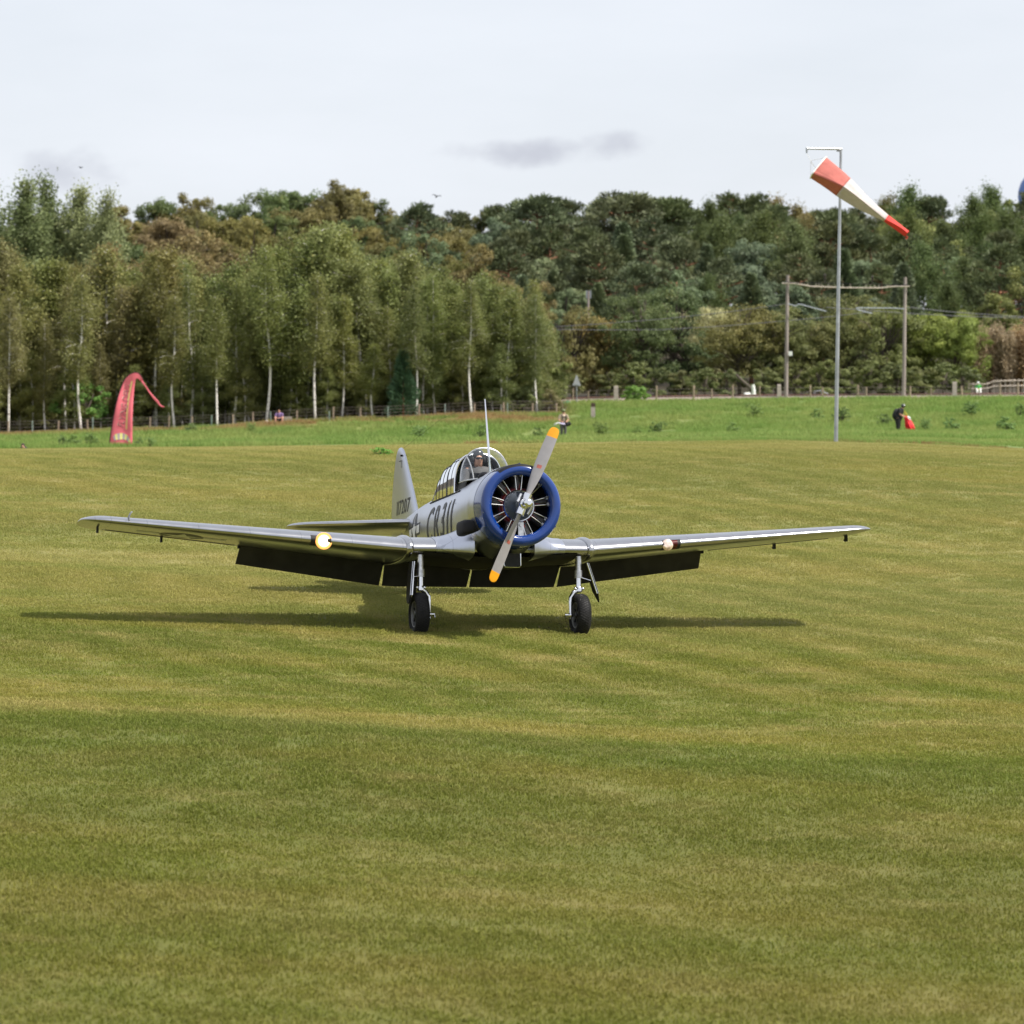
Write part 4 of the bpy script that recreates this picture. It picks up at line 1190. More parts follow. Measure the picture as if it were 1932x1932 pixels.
def proto_pine(key, h, w, seed, base=.42, nc=75, per=110):
    rg_ = np.random.default_rng(seed); mb = MB()
    bx_ = rg_.uniform(-.5, .5, 2)
    mb.tube([(0, 0, -.4), (bx_[0]*.5, bx_[1]*.5, h*.4), (bx_[0], bx_[1], h*.92)], [.020*h, .016*h, .005*h], 8)
    C, D, T = [], [], []
    for i in range(nc):
        t = base + (1-base)*rg_.random()**.85
        f = (t-base)/(1-base); wr = w/2*(.45 + .75*math.sin(math.pi*min(1, f*.8+.2)))*(1 if f < .8 else .62)
        a = rg_.uniform(0, 6.283); rr = wr*rg_.uniform(.3, 1.0)
        c = np.array([bx_[0]*t + rr*math.cos(a), bx_[1]*t + rr*math.sin(a), h*t - rr*.06])
        if rg_.random() < .45:
            mb.tube([(bx_[0]*t, bx_[1]*t, h*t - rr*.35), tuple(c - np.array([0, 0, .15]))], [.008*h, .003*h], 5, (False, False))
        m = int(per*rg_.uniform(.6, 1.4)); cr = w*rg_.uniform(.09, .16)
        p = rg_.normal(size=(m, 3)); p /= np.linalg.norm(p, axis=1, keepdims=True); p *= (rg_.random(m)**.4)[:, None]; p[:, 2] = p[:, 2]*.42
        C.append(c + p*cr); D.append(p*1.1 + np.array([0, 0, .55]) + rg_.normal(size=(m, 3))*.35)
        T.append(np.full(m, rg_.normal(0, .10)) + rg_.normal(.45, .16, m))
    C = np.concatenate(C); D = np.concatenate(D); T = np.clip(np.concatenate(T), 0, 1)
    PROTO[key] = (h, mb_mesh(mb, 'trunk', M_PINEBARK), needle_mesh('crown', C, D, rg_.uniform(.28, .55, len(C)), T, M_NEEDLE, .20))
def proto_cone(key, h, w, seed, n=7000, width=.2):
    rg_ = np.random.default_rng(seed); mb = MB(); mb.tube([(0, 0, -.3), (0, 0, h*.95)], [.018*h, .004*h], 7)
    t = rg_.random(n)**.75; a = rg_.uniform(0, 6.283, n); arm = np.floor(a*2.2 + t*17); 
    rr = w/2*(1-t)**.8*(.45 + .55*np.abs(np.sin(arm*12.9898))) * rg_.random(n)**.35
    z = h*(.06 + .93*t) - rr*.10 + rg_.normal(0, .08, n)
    C = np.stack([rr*np.cos(a), rr*np.sin(a), z], 1)
    D = np.stack([np.cos(a), np.sin(a), np.full(n, .55)], 1) + rg_.normal(size=(n, 3))*.35
    PROTO[key] = (h, mb_mesh(mb, 'trunk', M_PINEBARK), needle_mesh('crown', C, D, rg_.uniform(.2, .42, n), np.clip(rg_.normal(.45, .2, n), 0, 1), M_NEEDLE, width))
def proto_column(key, h, w, seed, n=8000):
    """narrow upright tree with steep twigs"""
    rg_ = np.random.default_rng(seed); mb = MB()
    C, D = [], []
    for i in range(46):
        a = rg_.uniform(0, 6.283); t0 = rg_.uniform(.03, .5); ln = h*rg_.uniform(.3, .55)*(1-t0*.3); sp = w/2*rg_.uniform(.3, 1)
        p0 = np.array([0, 0, h*t0]); p1 = np.array([sp*math.cos(a), sp*math.sin(a), min(h, h*t0+ln)])
        mb.tube([tuple(p0), tuple((p0+p1)/2 + np.array([sp*.25*math.cos(a), sp*.25*math.sin(a), 0])), tuple(p1)], [.03, .02, .006], 4, (False, False))
        m = n//46; q = rg_.uniform(.15, 1.05, m)[:, None]
        C.append(p0*(1-q) + p1*q + rg_.normal(size=(m, 3))*np.array([.22, .22, .35])); D.append(rg_.normal(size=(m, 3)) + np.array([0, 0, .3]))
    mb.tube([(0, 0, -.3), (0, 0, h*.5)], [.12, .05], 7)
    C = np.concatenate(C); D = np.concatenate(D)
    PROTO[key] = (h, mb_mesh(mb, 'trunk', M_TWIG), leaf_mesh('crown', C, D, rg_.uniform(.14, .28, len(C)), np.clip(rg_.normal(.45, .2, len(C)), 0, 1), M_LEAF))
for i in range(5): proto_birch('birch%d' % i, 13, 100+i, spread=1.30 + .09*i, nl=9000, leaf=(.10, .19), start=(.36, .28, .42, .34, .24)[i])
for i in range(2): proto_birch('bushbirch%d' % i, 12, 120+i, spread=2.5, start=.08, nl=13000)
for i in range(4): proto_broad('broad%d' % i, 14, 10.5 + i*.7, 200+i, lumps=6+i, nc=120, per=115)
for i in range(3): proto_broad('bushy%d' % i, 9, 8.5 + i, 250+i, base=.0, lumps=10, nc=190, per=95, leaf=(.15, .27))
for i in range(2): proto_birch('airy%d' % i, 16, 220+i, spread=4.2, start=.22, nl=13000, nb=75, el0=(.45, 1.15), droop=.12, leaf=(.20, .36), bark=M_BARK, fuzz=1.5)
for i in range(3): proto_pine('pine%d' % i, 16, 9.5 + i, 300+i)
for i in range(2): proto_cone('cone%d' % i, 9, 4.6, 320+i)
proto_cone('youngpine', 5.2, 3.4, 330, 5200, .12)
for i in range(2): proto_column('column%d' % i, 8, 2.6, 340+i)
for i in range(3): proto_broad('shrub%d' % i, 3.2, 3.6, 400+i, base=.0, nc=46, per=90, leaf=(.10, .20), lumps=4)
for i in range(2): proto_birch('aspen%d' % i, 19, 430+i, spread=3.3, start=.14, nl=16000, nb=95, el0=(.65, 1.25), droop=.06, leaf=(.16, .29), bark=M_BARK, fuzz=1.25)
for i in range(2): proto_broad('weed%d' % i, .7, 1.3, 450+i, base=.0, nc=60, per=36, leaf=(.05, .10), lumps=6, small=.7)
PROTO['laurel'] = None; proto_broad('laurel', 1.5, 3.6, 470, base=.0, nc=50, per=60, leaf=(.14, .24), lumps=5)

TREES = []
def plant(name, key, x, y, height, label, cat, group, col, turn=.5, wid=1.0, z=None):
    h0, tm, cm = PROTO[key]
    s = height / h0
    zz = gzf(x, y) if z is None else z
    rr = random.Random(int(x*131 + y*977))
    root = empty(name, (x, y, zz - .03), label, cat, group, rz=rr.uniform(0, 6.283))
    root.scale = (s*wid, s*wid, s)
    for nm, me in (('trunk', tm), ('crown', cm)):
        o = bpy.data.objects.new(nm, me); COL.objects.link(o); o.parent = root
        if nm == 'crown': o.color = (*bright(col), turn)
    TREES.append(root)
    return root
def jit(c, rr, a=.16):
    f = rr.uniform(1-a, 1+a); return (c[0]*f*rr.uniform(.92, 1.08), c[1]*f, c[2]*f*rr.uniform(.85, 1.15))
ORD = ['first', 'second', 'third', 'fourth', 'fifth', 'sixth', 'seventh', 'eighth', 'ninth', 'tenth', 'eleventh', 'twelfth', 'thirteenth', 'fourteenth', 'fifteenth', 'sixteenth', 'seventeenth', 'eighteenth', 'nineteenth', 'twentieth']
def ordw(i):
    if i < 20: return ORD[i]
    tens = ['twenty', 'thirty', 'forty', 'fifty', 'sixty', 'seventy', 'eighty', 'ninety']
    t, u = divmod(i + 1, 10)
    if t >= 10: return 'number %d' % (i+1)
    return (tens[t-2] + ('-' + ORD[u-1] if u else 'th')).replace('yth', 'ieth')
def bright(c, k=2.45):
    g_ = (c[0] + c[1] + c[2])/3
    return tuple((v*.9 + g_*.1)*k for v in c)
C_BIRCH = (0.088, 0.098, 0.026); C_BIRCHY = (0.100, 0.096, 0.030); C_BRONZE = (0.100, 0.078, 0.028)
C_OLIVE = (0.078, 0.072, 0.019); C_DGREEN = (0.048, 0.066, 0.019); C_PINE = (0.046, 0.056, 0.022); C_BLUEG = (0.070, 0.090, 0.044)
C_YGREEN = (0.095, 0.120, 0.022); C_ORANGE = (0.098, 0.083, 0.026); C_TAN = (0.155, 0.112, 0.058); C_PALE = (0.17, 0.17, 0.085)
rt = random.Random(11)
# --- front birches whose white trunks show one by one
FRONT = [(16, 560), (86, 610), (125, 540), (154, 520), (190, 650), (225, 545), (288, 570), (296, 500), (330, 560), (359, 520), (410, 560), (441, 530), (470, 600), (502, 470),
         (545, 540), (595, 520), (645, 560), (672, 515), (704, 650), (735, 580), (785, 540), (821, 520), (855, 590), (890, 530), (930, 600), (964, 548), (1014, 556)]
for i, (px, top) in enumerate(FRONT):
    d = 244 + (i*7 % 5)*1.3 + (6 if px in (225, 288, 672, 964) else 0)
    g = G(px, d); base = HORY + (EYE - g.z)*FPX/d
    hgt = (base - top)*d/FPX
    key = 'birch%d' % (i % 5)
    side = 'white-trunked birch, %s from left along the wood edge' % ordw(i)
    hgt *= 1.0
    if px == 502: side = 'tall straight white-trunked birch beside the seated person'
    if px == 296: side = 'white-trunked birch just right of the red banner'
    if px == 645: side = 'white birch whose trunk curves out at its foot'
    if px == 704: side = 'small young birch with a short curved white trunk'
    if px == 821: side = 'white-trunked birch right of the small dark pine'
    plant('birch_tree', key, g.x, g.y, hgt, side, 'tree', 'birches along the front edge of the wood', jit(C_BIRCH if px > 330 else C_BIRCHY, rt), .55, 1.0 if hgt > 6 else 1.5)
# --- the wood behind the front row
def wood_top(px):
    return float(np.interp(px, [-80, 0, 100, 215, 240, 300, 380, 480, 560, 640, 700, 780, 850, 905, 960, 1010, 1050], [480, 470, 500, 470, 500, 480, 490, 490, 425, 440, 470, 470, 530, 520, 545, 540, 600]))
k = 0
for row, (d, step) in enumerate(((250.5, 40), (257, 46), (266, 48), (278, 55))):
    px = -75 + row*17
    while px < 1046 - row*8:
        q = px + rt.uniform(-12, 12); dd = d + rt.uniform(-3, 3)
        g = G(q, dd); base = HORY + (EYE - g.z)*FPX/dd
        top = wood_top(q) + rt.uniform(-8, 45) - (10 if row == 3 else 0)
        hgt = max(6, (base - top)*dd/FPX)
        col = C_BIRCH
        if q < 330 and rt.random() < .6: col = C_BIRCHY
        if 200 < q < 440 and row >= 2 and rt.random() < .75: col = C_BRONZE
        plant('birch_tree', ('bushbirch%d' % rt.randrange(2)) if row == 0 or rt.random() < .6 else 'birch%d' % rt.randrange(5), g.x, g.y, hgt,
              'birch inside the wood, %s from left, %s row back' % (ordw(k), ORD[row]), 'tree', 'birches filling the wood', jit(col, rt), .55, 1.05)
        k += 1; px += step
    k = 0
# tall poplars at the left edge, brown and pale trees standing out of the wood
for i, (px, top, d, col, key, wd, lab) in enumerate([
    (-30, 356, 285, (0.085, 0.105, 0.038), 'aspen0', 1.1, 'tall grey-green poplar rising cut off by the left edge'),
    (45, 352, 283, (0.080, 0.100, 0.036), 'aspen1', 1.0, 'tallest grey-green poplar at the far left of the wood'),
    (92, 356, 288, (0.075, 0.095, 0.034), 'aspen0', .9, 'grey-green poplar second from the left above the wood'),
    (150, 366, 286, (0.115, 0.130, 0.052), 'aspen1', 1.0, 'pale green poplar left of the dip in the skyline'),
    (198, 384, 284, (0.110, 0.125, 0.05), 'aspen0', .85, 'slim pale poplar at the right end of the poplar clump'),
    (335, 425, 300, C_BRONZE, 'broad1', .75, 'bronze-brown leaved tree above the left birches'),
    (265, 455, 296, C_BRONZE, 'broad2', .75, 'brown leaved tree left of the bronze one above the birches'),
    (410, 470, 298, C_BRONZE, 'broad3', .65, 'reddish brown tree between the birch tops on the left'),
    (765, 462, 300, (0.20, 0.19, 0.12), 'broad0', .62, 'tree with pale flower-like seed heads above the birches'),
    (905, 462, 300, (0.085, 0.068, 0.020), 'broad2', .72, 'round olive-brown tree above the birches near the middle'),
    (1010, 525, 296, C_BRONZE, 'broad1', .6, 'brown leaved tree at the right end of the wood')]):
    g = G(px, d); base = HORY + (EYE - g.z)*FPX/d
    plant('broadleaf_tree' if i > 4 else 'poplar_tree', key, g.x, g.y, (base-top)*d/FPX, lab, 'tree', None, col, .35, wd)
# young birches filling the gaps low at the front
for i, px in enumerate((-20, 30, 62, 105, 140, 205, 250, 272, 318, 345, 383, 425, 462, 525, 560, 585, 618, 655, 690, 722, 800, 842, 872, 908, 945, 985, 1005)):
    d = (246.2, 249.8, 247.4, 251.5)[i % 4]; g = G(px, d)
    plant('birch_sapling', 'bushbirch%d' % (i % 2), g.x, g.y, rt.uniform(3.0, 6.2), 'bushy young birch in the front gaps, %s from the left' % ordw(i), 'tree', 'young birches at the front of the wood', jit(C_BIRCH, rt), .5, 1.2)
# undergrowth between the trunks
k = 0
for row, d in enumerate((253, 262, 272)):
    px = -60 + row*20
    while px < 1005:
        q = px + rt.uniform(-15, 15); g = G(q, d)
        plant('shrub', 'shrub%d' % rt.randrange(3), g.x, g.y, rt.uniform(2.6, 5.2), 'dark shrub between birch trunks, %s from left, %s row back' % (ordw(k), ORD[row]), 'shrub', 'undergrowth shrubs in the wood', jit((0.068, 0.078, 0.024), rt, .3), .4, 1.25)
        k += 1; px += 46
    k = 0
for px, d, h_, col, lab in ((163, 246.5, 3.6, (0.055, 0.115, 0.018), 'bright green bush under the birches left of the banner'), (1085, 288, 2.2, (0.085, 0.085, 0.03), 'ragged bush at the corner of the wood behind the road sign'),
                         (1040, 246, 1.8, (0.10, 0.09, 0.035), 'low brushwood at the right foot of the wood'), (985, 247, 2.0, (0.075, 0.09, 0.03), 'scrubby bush by the fence right of the mast')):
    g = G(px, d); plant('bush', 'shrub1', g.x, g.y, h_, lab, 'bush', None, col, .3)
g = G(761, 244); plant('pine_tree', 'youngpine', g.x, g.y, 4.6, 'small dark young pine with reddish trunk among the birches', 'tree', None, (0.030, 0.060, 0.028), .1)

# --- trees on the hill behind
SKY = ([-60, 0, 100, 215, 240, 300, 350, 420, 480, 560, 620, 680, 720, 760, 800, 830, 870, 910, 950, 1000, 1060, 1090, 1108, 1130, 1180, 1230, 1270, 1310, 1350, 1400, 1450, 1500, 1540, 1590, 1630, 1680, 1720, 1800, 1860, 1932, 2000],
       [400, 400, 400, 405, 388, 364, 354, 372, 352, 347, 340, 344, 360, 388, 405, 388, 397, 402, 385, 376, 380, 388, 415, 378, 370, 378, 384, 393, 384, 367, 378, 398, 404, 396, 388, 374, 366, 368, 362, 366, 370])
def sky_top(px): return float(np.interp(px, *SKY))
def hill_kind(px, row):
    r = rt.random()
    if px < 760: return ('broad', C_OLIVE) if r < .66 else ('broad', C_BRONZE) if r < .72 else ('broad', C_DGREEN)
    if px < 940: return ('broad', C_OLIVE) if r < .4 else ('pine', C_PINE) if r < .6 else ('broad', C_BLUEG)
    if px < 1330: return ('pine', C_PINE) if r < .8 else ('cone', C_BLUEG)
    if px < 1520: return ('airy', C_ORANGE) if r < .35 else ('airy', C_DGREEN) if r < .7 else ('pine', C_PINE)
    if px < 1670: return ('pine', C_PINE) if r < .75 else ('airy', C_OLIVE)
    return ('airy', C_DGREEN) if r < .45 else ('pine', C_PINE) if r < .8 else ('broad', (0.085, 0.095, 0.022))
NAMES = {'broad': ('broadleaf_tree', 'broadleaf tree'), 'airy': ('broadleaf_tree', 'airy broadleaf tree'), 'pine': ('pine_tree', 'dark pine'), 'cone': ('conifer_tree', 'blue-green young conifer')}
k = 0
px = -40
while px < 1975:                                  # skyline row
    kd, col = hill_kind(px, 0); d = 500 + rt.uniform(-8, 8)
    g = G(px, d); base = HORY + (EYE - g.z)*FPX/d; top = sky_top(px) + rt.uniform(-4, 8)
    nm, lab = NAMES[kd]
    key = {'broad': 'broad%d' % rt.randrange(4), 'airy': 'airy%d' % rt.randrange(2), 'pine': 'pine%d' % rt.randrange(3), 'cone': 'cone%d' % rt.randrange(2)}[kd]
    plant(nm, key, g.x, g.y, (base-top)*d/FPX, '%s on the hill skyline, %s from the left' % (lab, ordw(k)), 'tree', 'trees on the skyline of the hill', jit(col, rt), .5, .84 if kd != 'cone' else 1.2)
    k += 1; px += rt.uniform(34, 48)
for row, (d, hh, st, off) in enumerate(((472, 15, 66, 10), (440, 14, 70, 40), (408, 13, 74, 0), (374, 12, 78, 30), (348, 10.5, 74, 12))):
    px = -50 + off; k = 0
    while px < 1985:
        kd, col = hill_kind(px, row+1); dd = d + rt.uniform(-9, 9)
        if px > 930 and row >= 2 and rt.random() < .5: kd, col = ('broad', C_BLUEG) if rt.random() < .6 else ('cone', C_BLUEG)
        g = G(px, dd); nm, lab = NAMES[kd]
        if kd == 'cone': pass
        key = {'broad': 'broad%d' % rt.randrange(4), 'airy': 'airy%d' % rt.randrange(2), 'pine': 'pine%d' % rt.randrange(3), 'cone': 'cone%d' % rt.randrange(2)}[kd]
        plant(nm, key, g.x, g.y, hh*rt.uniform(.82, 1.12), '%s on the slope, %s from left, %s row below skyline' % (lab, ordw(k), ORD[row]), 'tree', 'trees covering the wooded slope', jit(col, rt), .4, .88 if kd != 'cone' else 1.2)
        k += 1; px += st*rt.uniform(.85, 1.15)
# the two big pines and the bare-trunked pine of the skyline
for px, top, d, wd, key, lab in ((1010, 374, 470, 1.15, 'pine0', 'broad dark pine with a rusty patch at the middle of the skyline'), (1175, 368, 466, 1.25, 'pine1', 'broadest dark pine right of the notch in the skyline'),
                          (1265, 382, 468, 1.1, 'pine2', 'dark pine leaning against the broadest one on its right'), (1890, 440, 420, 1.0, 'pine1', 'pine with bare orange trunk at the right edge'), (1600, 430, 430, 1.1, 'pine2', 'spreading dark pine behind the windsock pole')):
    g = G(px, d); base = HORY + (EYE - g.z)*FPX/d
    plant('pine_tree', key, g.x, g.y, (base-top)*d/FPX, lab, 'tree', None, jit(C_PINE, rt, .1), .25, wd)
# --- trees behind the railway
for px, top, d, wd, key, col, lab in [
    (1082, 578, 300, .8, 'bushy0', C_ORANGE, 'rust-orange tree at the left end behind the railway'),
    (1135, 572, 304, .85, 'bushy1', (0.135, 0.105, 0.025), 'yellowing tree right of the rust-orange one'),
    (1215, 560, 300, .85, 'bushy2', C_DGREEN, 'dark green tree above the laurel bush'),
    (1275, 533, 306, .85, 'bushy0', C_DGREEN, 'tallest dark green tree behind the railway'),
    (1340, 552, 322, .8, 'bushy1', C_PALE, 'pale dry tree behind the dark green one'),
    (1395, 580, 298, .9, 'bushy2', (0.088, 0.085, 0.023), 'olive tree with a slanting trunk left of the railway portal'),
    (1465, 575, 300, .9, 'bushy0', (0.072, 0.078, 0.022), 'olive-green tree behind the left post of the railway portal'),
    (1530, 585, 303, .9, 'bushy1', (0.070, 0.078, 0.022), 'olive tree between the portal post and the windsock pole'),
    (1600, 562, 306, .95, 'bushy2', (0.075, 0.080, 0.022), 'broad olive tree under the railway portal beam'),
    (1670, 575, 300, .9, 'bushy0', (0.078, 0.082, 0.022), 'olive tree behind the right post of the railway portal'),
    (1740, 565, 302, .95, 'bushy1', C_YGREEN, 'yellow-green tree right of the railway portal'),
    (1800, 600, 300, .8, 'bushy2', C_YGREEN, 'smaller yellow-green tree next to the dry hedge trees'),
    (1700, 545, 325, .8, 'cone1', C_BLUEG, 'blue-green conifer behind the right portal post')]:
    g = G(px, d); base = HORY + (EYE - g.z)*FPX/d
    plant('broadleaf_tree' if 'cone' not in key else 'conifer_tree', key, g.x, g.y, (base-top)*d/FPX, lab, 'tree', None, jit(col, rt, .08), .45, wd*1.12)
for i, (px, top) in enumerate(((1842, 612), (1868, 598), (1897, 604), (1925, 596), (1955, 605))):
    d = 303 + i % 2*3; g = G(px, d); base = HORY + (EYE - g.z)*FPX/d
    plant('column_tree', 'column%d' % (i % 2), g.x, g.y, (base-top)*d/FPX, 'narrow dry tan tree at the right edge, %s from the left' % ORD[i], 'tree', 'narrow dry tan trees', jit(C_TAN, rt, .1), .2, 1.15)
for i, (px, h_) in enumerate(((1150, 2.8), (1195, 3.2), (1235, 2.6), (1285, 2.9), (1330, 2.6), (1370, 2.4), (1440, 3.0), (1500, 3.0), (1545, 3.2), (1590, 3.4), (1640, 3.2), (1690, 3.0), (1740, 3.2), (1780, 3.0), (1815, 2.6))):
    d = 291 + (i*5) % 4; g = G(px, d)
    plant('shrub', 'shrub%d' % (i % 3), g.x, g.y, h_, 'hedge shrub behind the railway fence, %s from the left' % ordw(i), 'shrub', 'hedge shrubs behind the railway', jit((0.065, 0.072, 0.022), rt, .2), .4, 1.25)
g = G(1196, 268); plant('laurel_bush', 'laurel', g.x, g.y, 1.15, 'bright glossy green laurel bush by the thick fence post', 'bush', None, (0.072, 0.130, 0.020), .1)
# --- weeds in the meadow
WEEDS = [(118, 200, .7), (143, 202, .75), (170, 199, .8), (262, 199, .6), (283, 198, .55), (358, 232, .7), (472, 226, .7), (860, 208, .9), (905, 206, 1.0), (790, 212, .8), (740, 214, .7), (1010, 210, .8), (1130, 212, .9), (1165, 213, .8),
         (1200, 214, .7), (1245, 218, .8), (1300, 232, .8), (1385, 214, .8), (1420, 240, .9), (1500, 238, .9), (1545, 236, .8), (1590, 230, 1.0), (1640, 236, .8), (1665, 226, .8), (1745, 214, .8), (1760, 232, .9), (1795, 216, .9), (1830, 238, 1.0), (1860, 226, .9), (1900, 216, 1.0), (1925, 236, 1.0), (1935, 212, .8)]
WEEDS = [w_ for i, w_ in enumerate(WEEDS) if i < 5 or i % 3 != 1]
for i, (px, d, s_) in enumerate(WEEDS):
    g = G(px, d)
    plant('weed_clump', 'weed%d' % (i % 2), g.x, g.y, s_, 'dark green weed clump in the meadow, %s from the left' % ordw(i), 'weed', 'weed clumps in the meadow', jit((0.080, 0.122, 0.032), rt, .25), .05, rt.uniform(.6, 1.0))
g = G(718, 98); plant('weed_clump', 'weed0', g.x, g.y, .22, 'low green weed left of the airplane tail on the mown grass', 'weed', None, (0.09, 0.19, 0.03), 0, 1.9)
# ================================================================ things around the field
M_GALV = mat('galvanised_steel', (0.42, 0.44, 0.47), 0.42, 0.75, noise=(3, .2))
M_SOCKR = mat('windsock_faded_red', (0.42, 0.115, 0.095), 0.8, noise=(4, .12, (1, 1, 1)), bump=(9, .35))
M_SOCKW = mat('windsock_white', (0.47, 0.42, 0.41), 0.8, noise=(4, .10), bump=(9, .35))
M_SOCKR2 = mat('windsock_bright_red', (0.62, 0.035, 0.025), 0.75, noise=(4, .15), bump=(9, .35))
M_ROPE = mat('rope_white', (0.5, 0.5, 0.48), 0.8)
M_WHITE = mat('white_enamel', (0.76, 0.76, 0.74), 0.5, noise=(6, .06))
# ---- windsock
WD = 115.0
wp = P(1577, 832, WD); wp.z = gzf(wp.x, wp.y)
ws = empty('windsock', wp, 'red and white striped windsock on a tall grey steel pole', 'windsock')
def wl_(px, py, d): return P(px, py, d) - wp
top = wl_(1586.5, 280, WD)
mb = MB(); mb.tube([(0, 0, -.2), tuple(top*.5), tuple(top)], [.068, .060, .040], 14); mb.build('pole', M_GALV, ws)
armend = wl_(1521, 280, WD-.5)
mb = MB(); mb.tube([tuple(top + Vector((.03, 0, -.02))), tuple(armend)], .038, 10); mb.tube([tuple(armend + Vector((.02, 0, .01))), tuple(armend + Vector((.02, 0, -.15)))], .032, 8)
mb.box(top + Vector((-.08, -.02, -.08)), (.12, .05, .06)); mb.build('arm', M_GALV, ws)
SC = [(1544, 315.5, 24.4, 0), (1552, 321.5, 24.0, 0), (1566, 331.5, 23.2, 0), (1580, 342.5, 22.2, 0), (1591.5, 352.3, 21.2, 1), (1608, 366, 18.6, 1), (1625, 380, 15.4, 1), (1642, 392, 12.2, 1), (1658, 402, 9.4, 1), (1672.3, 411.5, 7.4, 2), (1682, 419, 7.3, 2), (1692, 426.3, 6.8, 2), (1702, 434, 6.3, 2), (1711.5, 441, 6.2, 2)]
sd = WD - .9
cen = [wl_(a, b, sd - .015*i) for i, (a, b, r_, m_) in enumerate(SC)]; pxm = sd/FPX
rgw = np.random.default_rng(3)
rings = []
for i, c in enumerate(cen):
    t = (cen[min(i+1, len(cen)-1)] - cen[max(i-1, 0)]).normalized(); n1 = Vector((0, -1, 0)); n1 = (n1 - t*n1.dot(t)).normalized(); n2 = t.cross(n1)
    r_ = SC[i][2]*pxm; ring = []
    if n2.z < 0: n2 = -n2
    fk = (-.72, -.6, -.45, -.3, -.12, .0, .06, .0, -.2, -.5, -.3, .1, .2, .1)[i]      # where the fabric creases towards the viewer
    key = [(-.1, 1.0), (.45, .66), (.92, fk*.6 + .12), (1.0, fk - .06), (.25, (fk - 1)/2 - .05), (-.45, -1.0), (-.55, -.6), (-.85, 0), (-.55, .62)]
    m_ = len(key)
    for k in range(40):
        t_ = k/40*m_; j = int(t_); f = t_ - j
        p0, p1, p2, p3 = key[(j-1) % m_], key[j % m_], key[(j+1) % m_], key[(j+2) % m_]
        q = [.5*((2*p1[c_]) + (p2[c_]-p0[c_])*f + (2*p0[c_]-5*p1[c_]+4*p2[c_]-p3[c_])*f*f + (3*p1[c_]-p0[c_]-3*p2[c_]+p3[c_])*f**3) for c_ in (0, 1)]
        fold = 1 + .012*math.sin(13*t_ + i*.5) + (.02 + .012*max(0, i-8))*math.sin(5*t_ - i*.9)
        ring.append(c + (n1*q[0] + n2*q[1])*r_*fold)
    rings.append(ring)
for nm, a, b, m_ in (('red_band', 0, 5, M_SOCKR), ('white_band', 4, 10, M_SOCKW), ('tail_band', 9, 14, M_SOCKR2)):
    mb = MB(); mb.loft(rings[a:b], caps=(False, False)); o = mb.build(nm, m_, ws, sharp=60)
    sm = o.modifiers.new('subdivision', 'SUBSURF'); sm.levels = 1; sm.render_levels = 2
    so = o.modifiers.new('cloth', 'SOLIDIFY'); so.thickness = .006
mb = MB(); mb.tube(rings[0] + [rings[0][0]], .022, 8); mb.build('hoop', M_WHITE, ws)
knot = wl_(1529.6, 303.5, sd)
for k in (0, 10, 20, 30):
    mb = MB(); mb.tube([tuple(knot), tuple(rings[0][k])], .006, 5); mb.build('rope', M_ROPE, ws)
mb = MB(); mb.tube([tuple(armend + Vector((.02, 0, -.15))), tuple(knot)], .008, 5); mb.build('rope', M_ROPE, ws)
tail = wl_(1710, 445, sd); mb = MB(); mb.tube([tuple(tail + Vector((0, 0, 0))), tuple(tail + Vector((.05, 0, -.05))), tuple(tail + Vector((.02, 0, -.10))), tuple(tail + Vector((-.03, 0, -.07)))], .012, 5); mb.build('tail_loop', M_SOCKR2, ws)

# ---- banner
BD = 200.0
M_BAN = mat('banner_red', (0.84, 0.165, 0.215), 0.75, noise=(1.6, .08), bump=(5, .3))
M_BANT = mat('banner_lettering', (0.24, 0.03, 0.06), 0.7, noise=(5, .2)); M_BANY = mat('banner_yellow', (0.78, 0.55, 0.22), 0.7, noise=(5, .1)); M_BANG = mat('banner_grey', (0.42, 0.33, 0.38), 0.7, noise=(5, .1)); M_BANL = mat('banner_lemon', (0.75, 0.70, 0.25), 0.7)
bp0 = G(228, BD)
ban = empty('banner', bp0, 'tall pinkish red bow-topped banner standing at the edge of the mown grass', 'banner')
def bl(px, py, off=0.0):
    v = P(px, py, BD) - bp0
    rip = .05*math.sin(v.z*2.1 + v.x*1.5) + .03*math.sin(v.x*7)
    v.y += rip - off; return v
bleft = [(204.6, 852), (207, 830), (210, 811), (214, 787), (218.6, 763.6), (223, 747), (228, 731.4), (233.7, 718), (238, 712), (243, 707.5), (249, 704), (254.6, 702.6), (259.5, 703), (263.5, 705.2), (266.5, 709), (269, 713.5), (270.2, 718)]
bright = [(249.2, 852), (249.8, 830), (250, 811), (250, 790), (250.8, 770), (251.5, 755), (252.4, 743), (253.6, 730), (254.4, 723), (255.3, 718.4), (256.3, 716), (257.6, 714.6), (259, 714.2), (260.4, 714.8), (262, 716), (264, 718), (266.5, 720)]
rows = [[bl(a[0] + (b[0]-a[0])*q, a[1] + (b[1]-a[1])*q) for q in np.linspace(0, 1, 9)] for a, b in zip(bleft, bright)]
mb = MB(); mb.loft(rows, closed=False); o = mb.build('fabric', M_BAN, ban); so = o.modifiers.new('cloth', 'SOLIDIFY'); so.thickness = .012
mb = MB(); mb.tube([tuple(bl(a, b)) for a, b in bleft], [.028]*8 + [.022]*9, 8); mb.build('pole', M_BLACKP, ban)
st = [(267.5, 719), (275, 729), (282, 740), (289.5, 750), (297, 758), (301.8, 764.6), (306, 767.3), (310, 767.5)]; sw = [2.6, 1.6, 1.8, 2.8, 3.0, 2.0, 1.4, 1.2]
rows = []
for i, ((a, b), w_) in enumerate(zip(st, sw)):
    rows.append([bl(a + w_*.5*q, b - w_*.62*q, .03 + .02*math.sin(i*1.7 + q)) for q in (-1, 0, 1)])
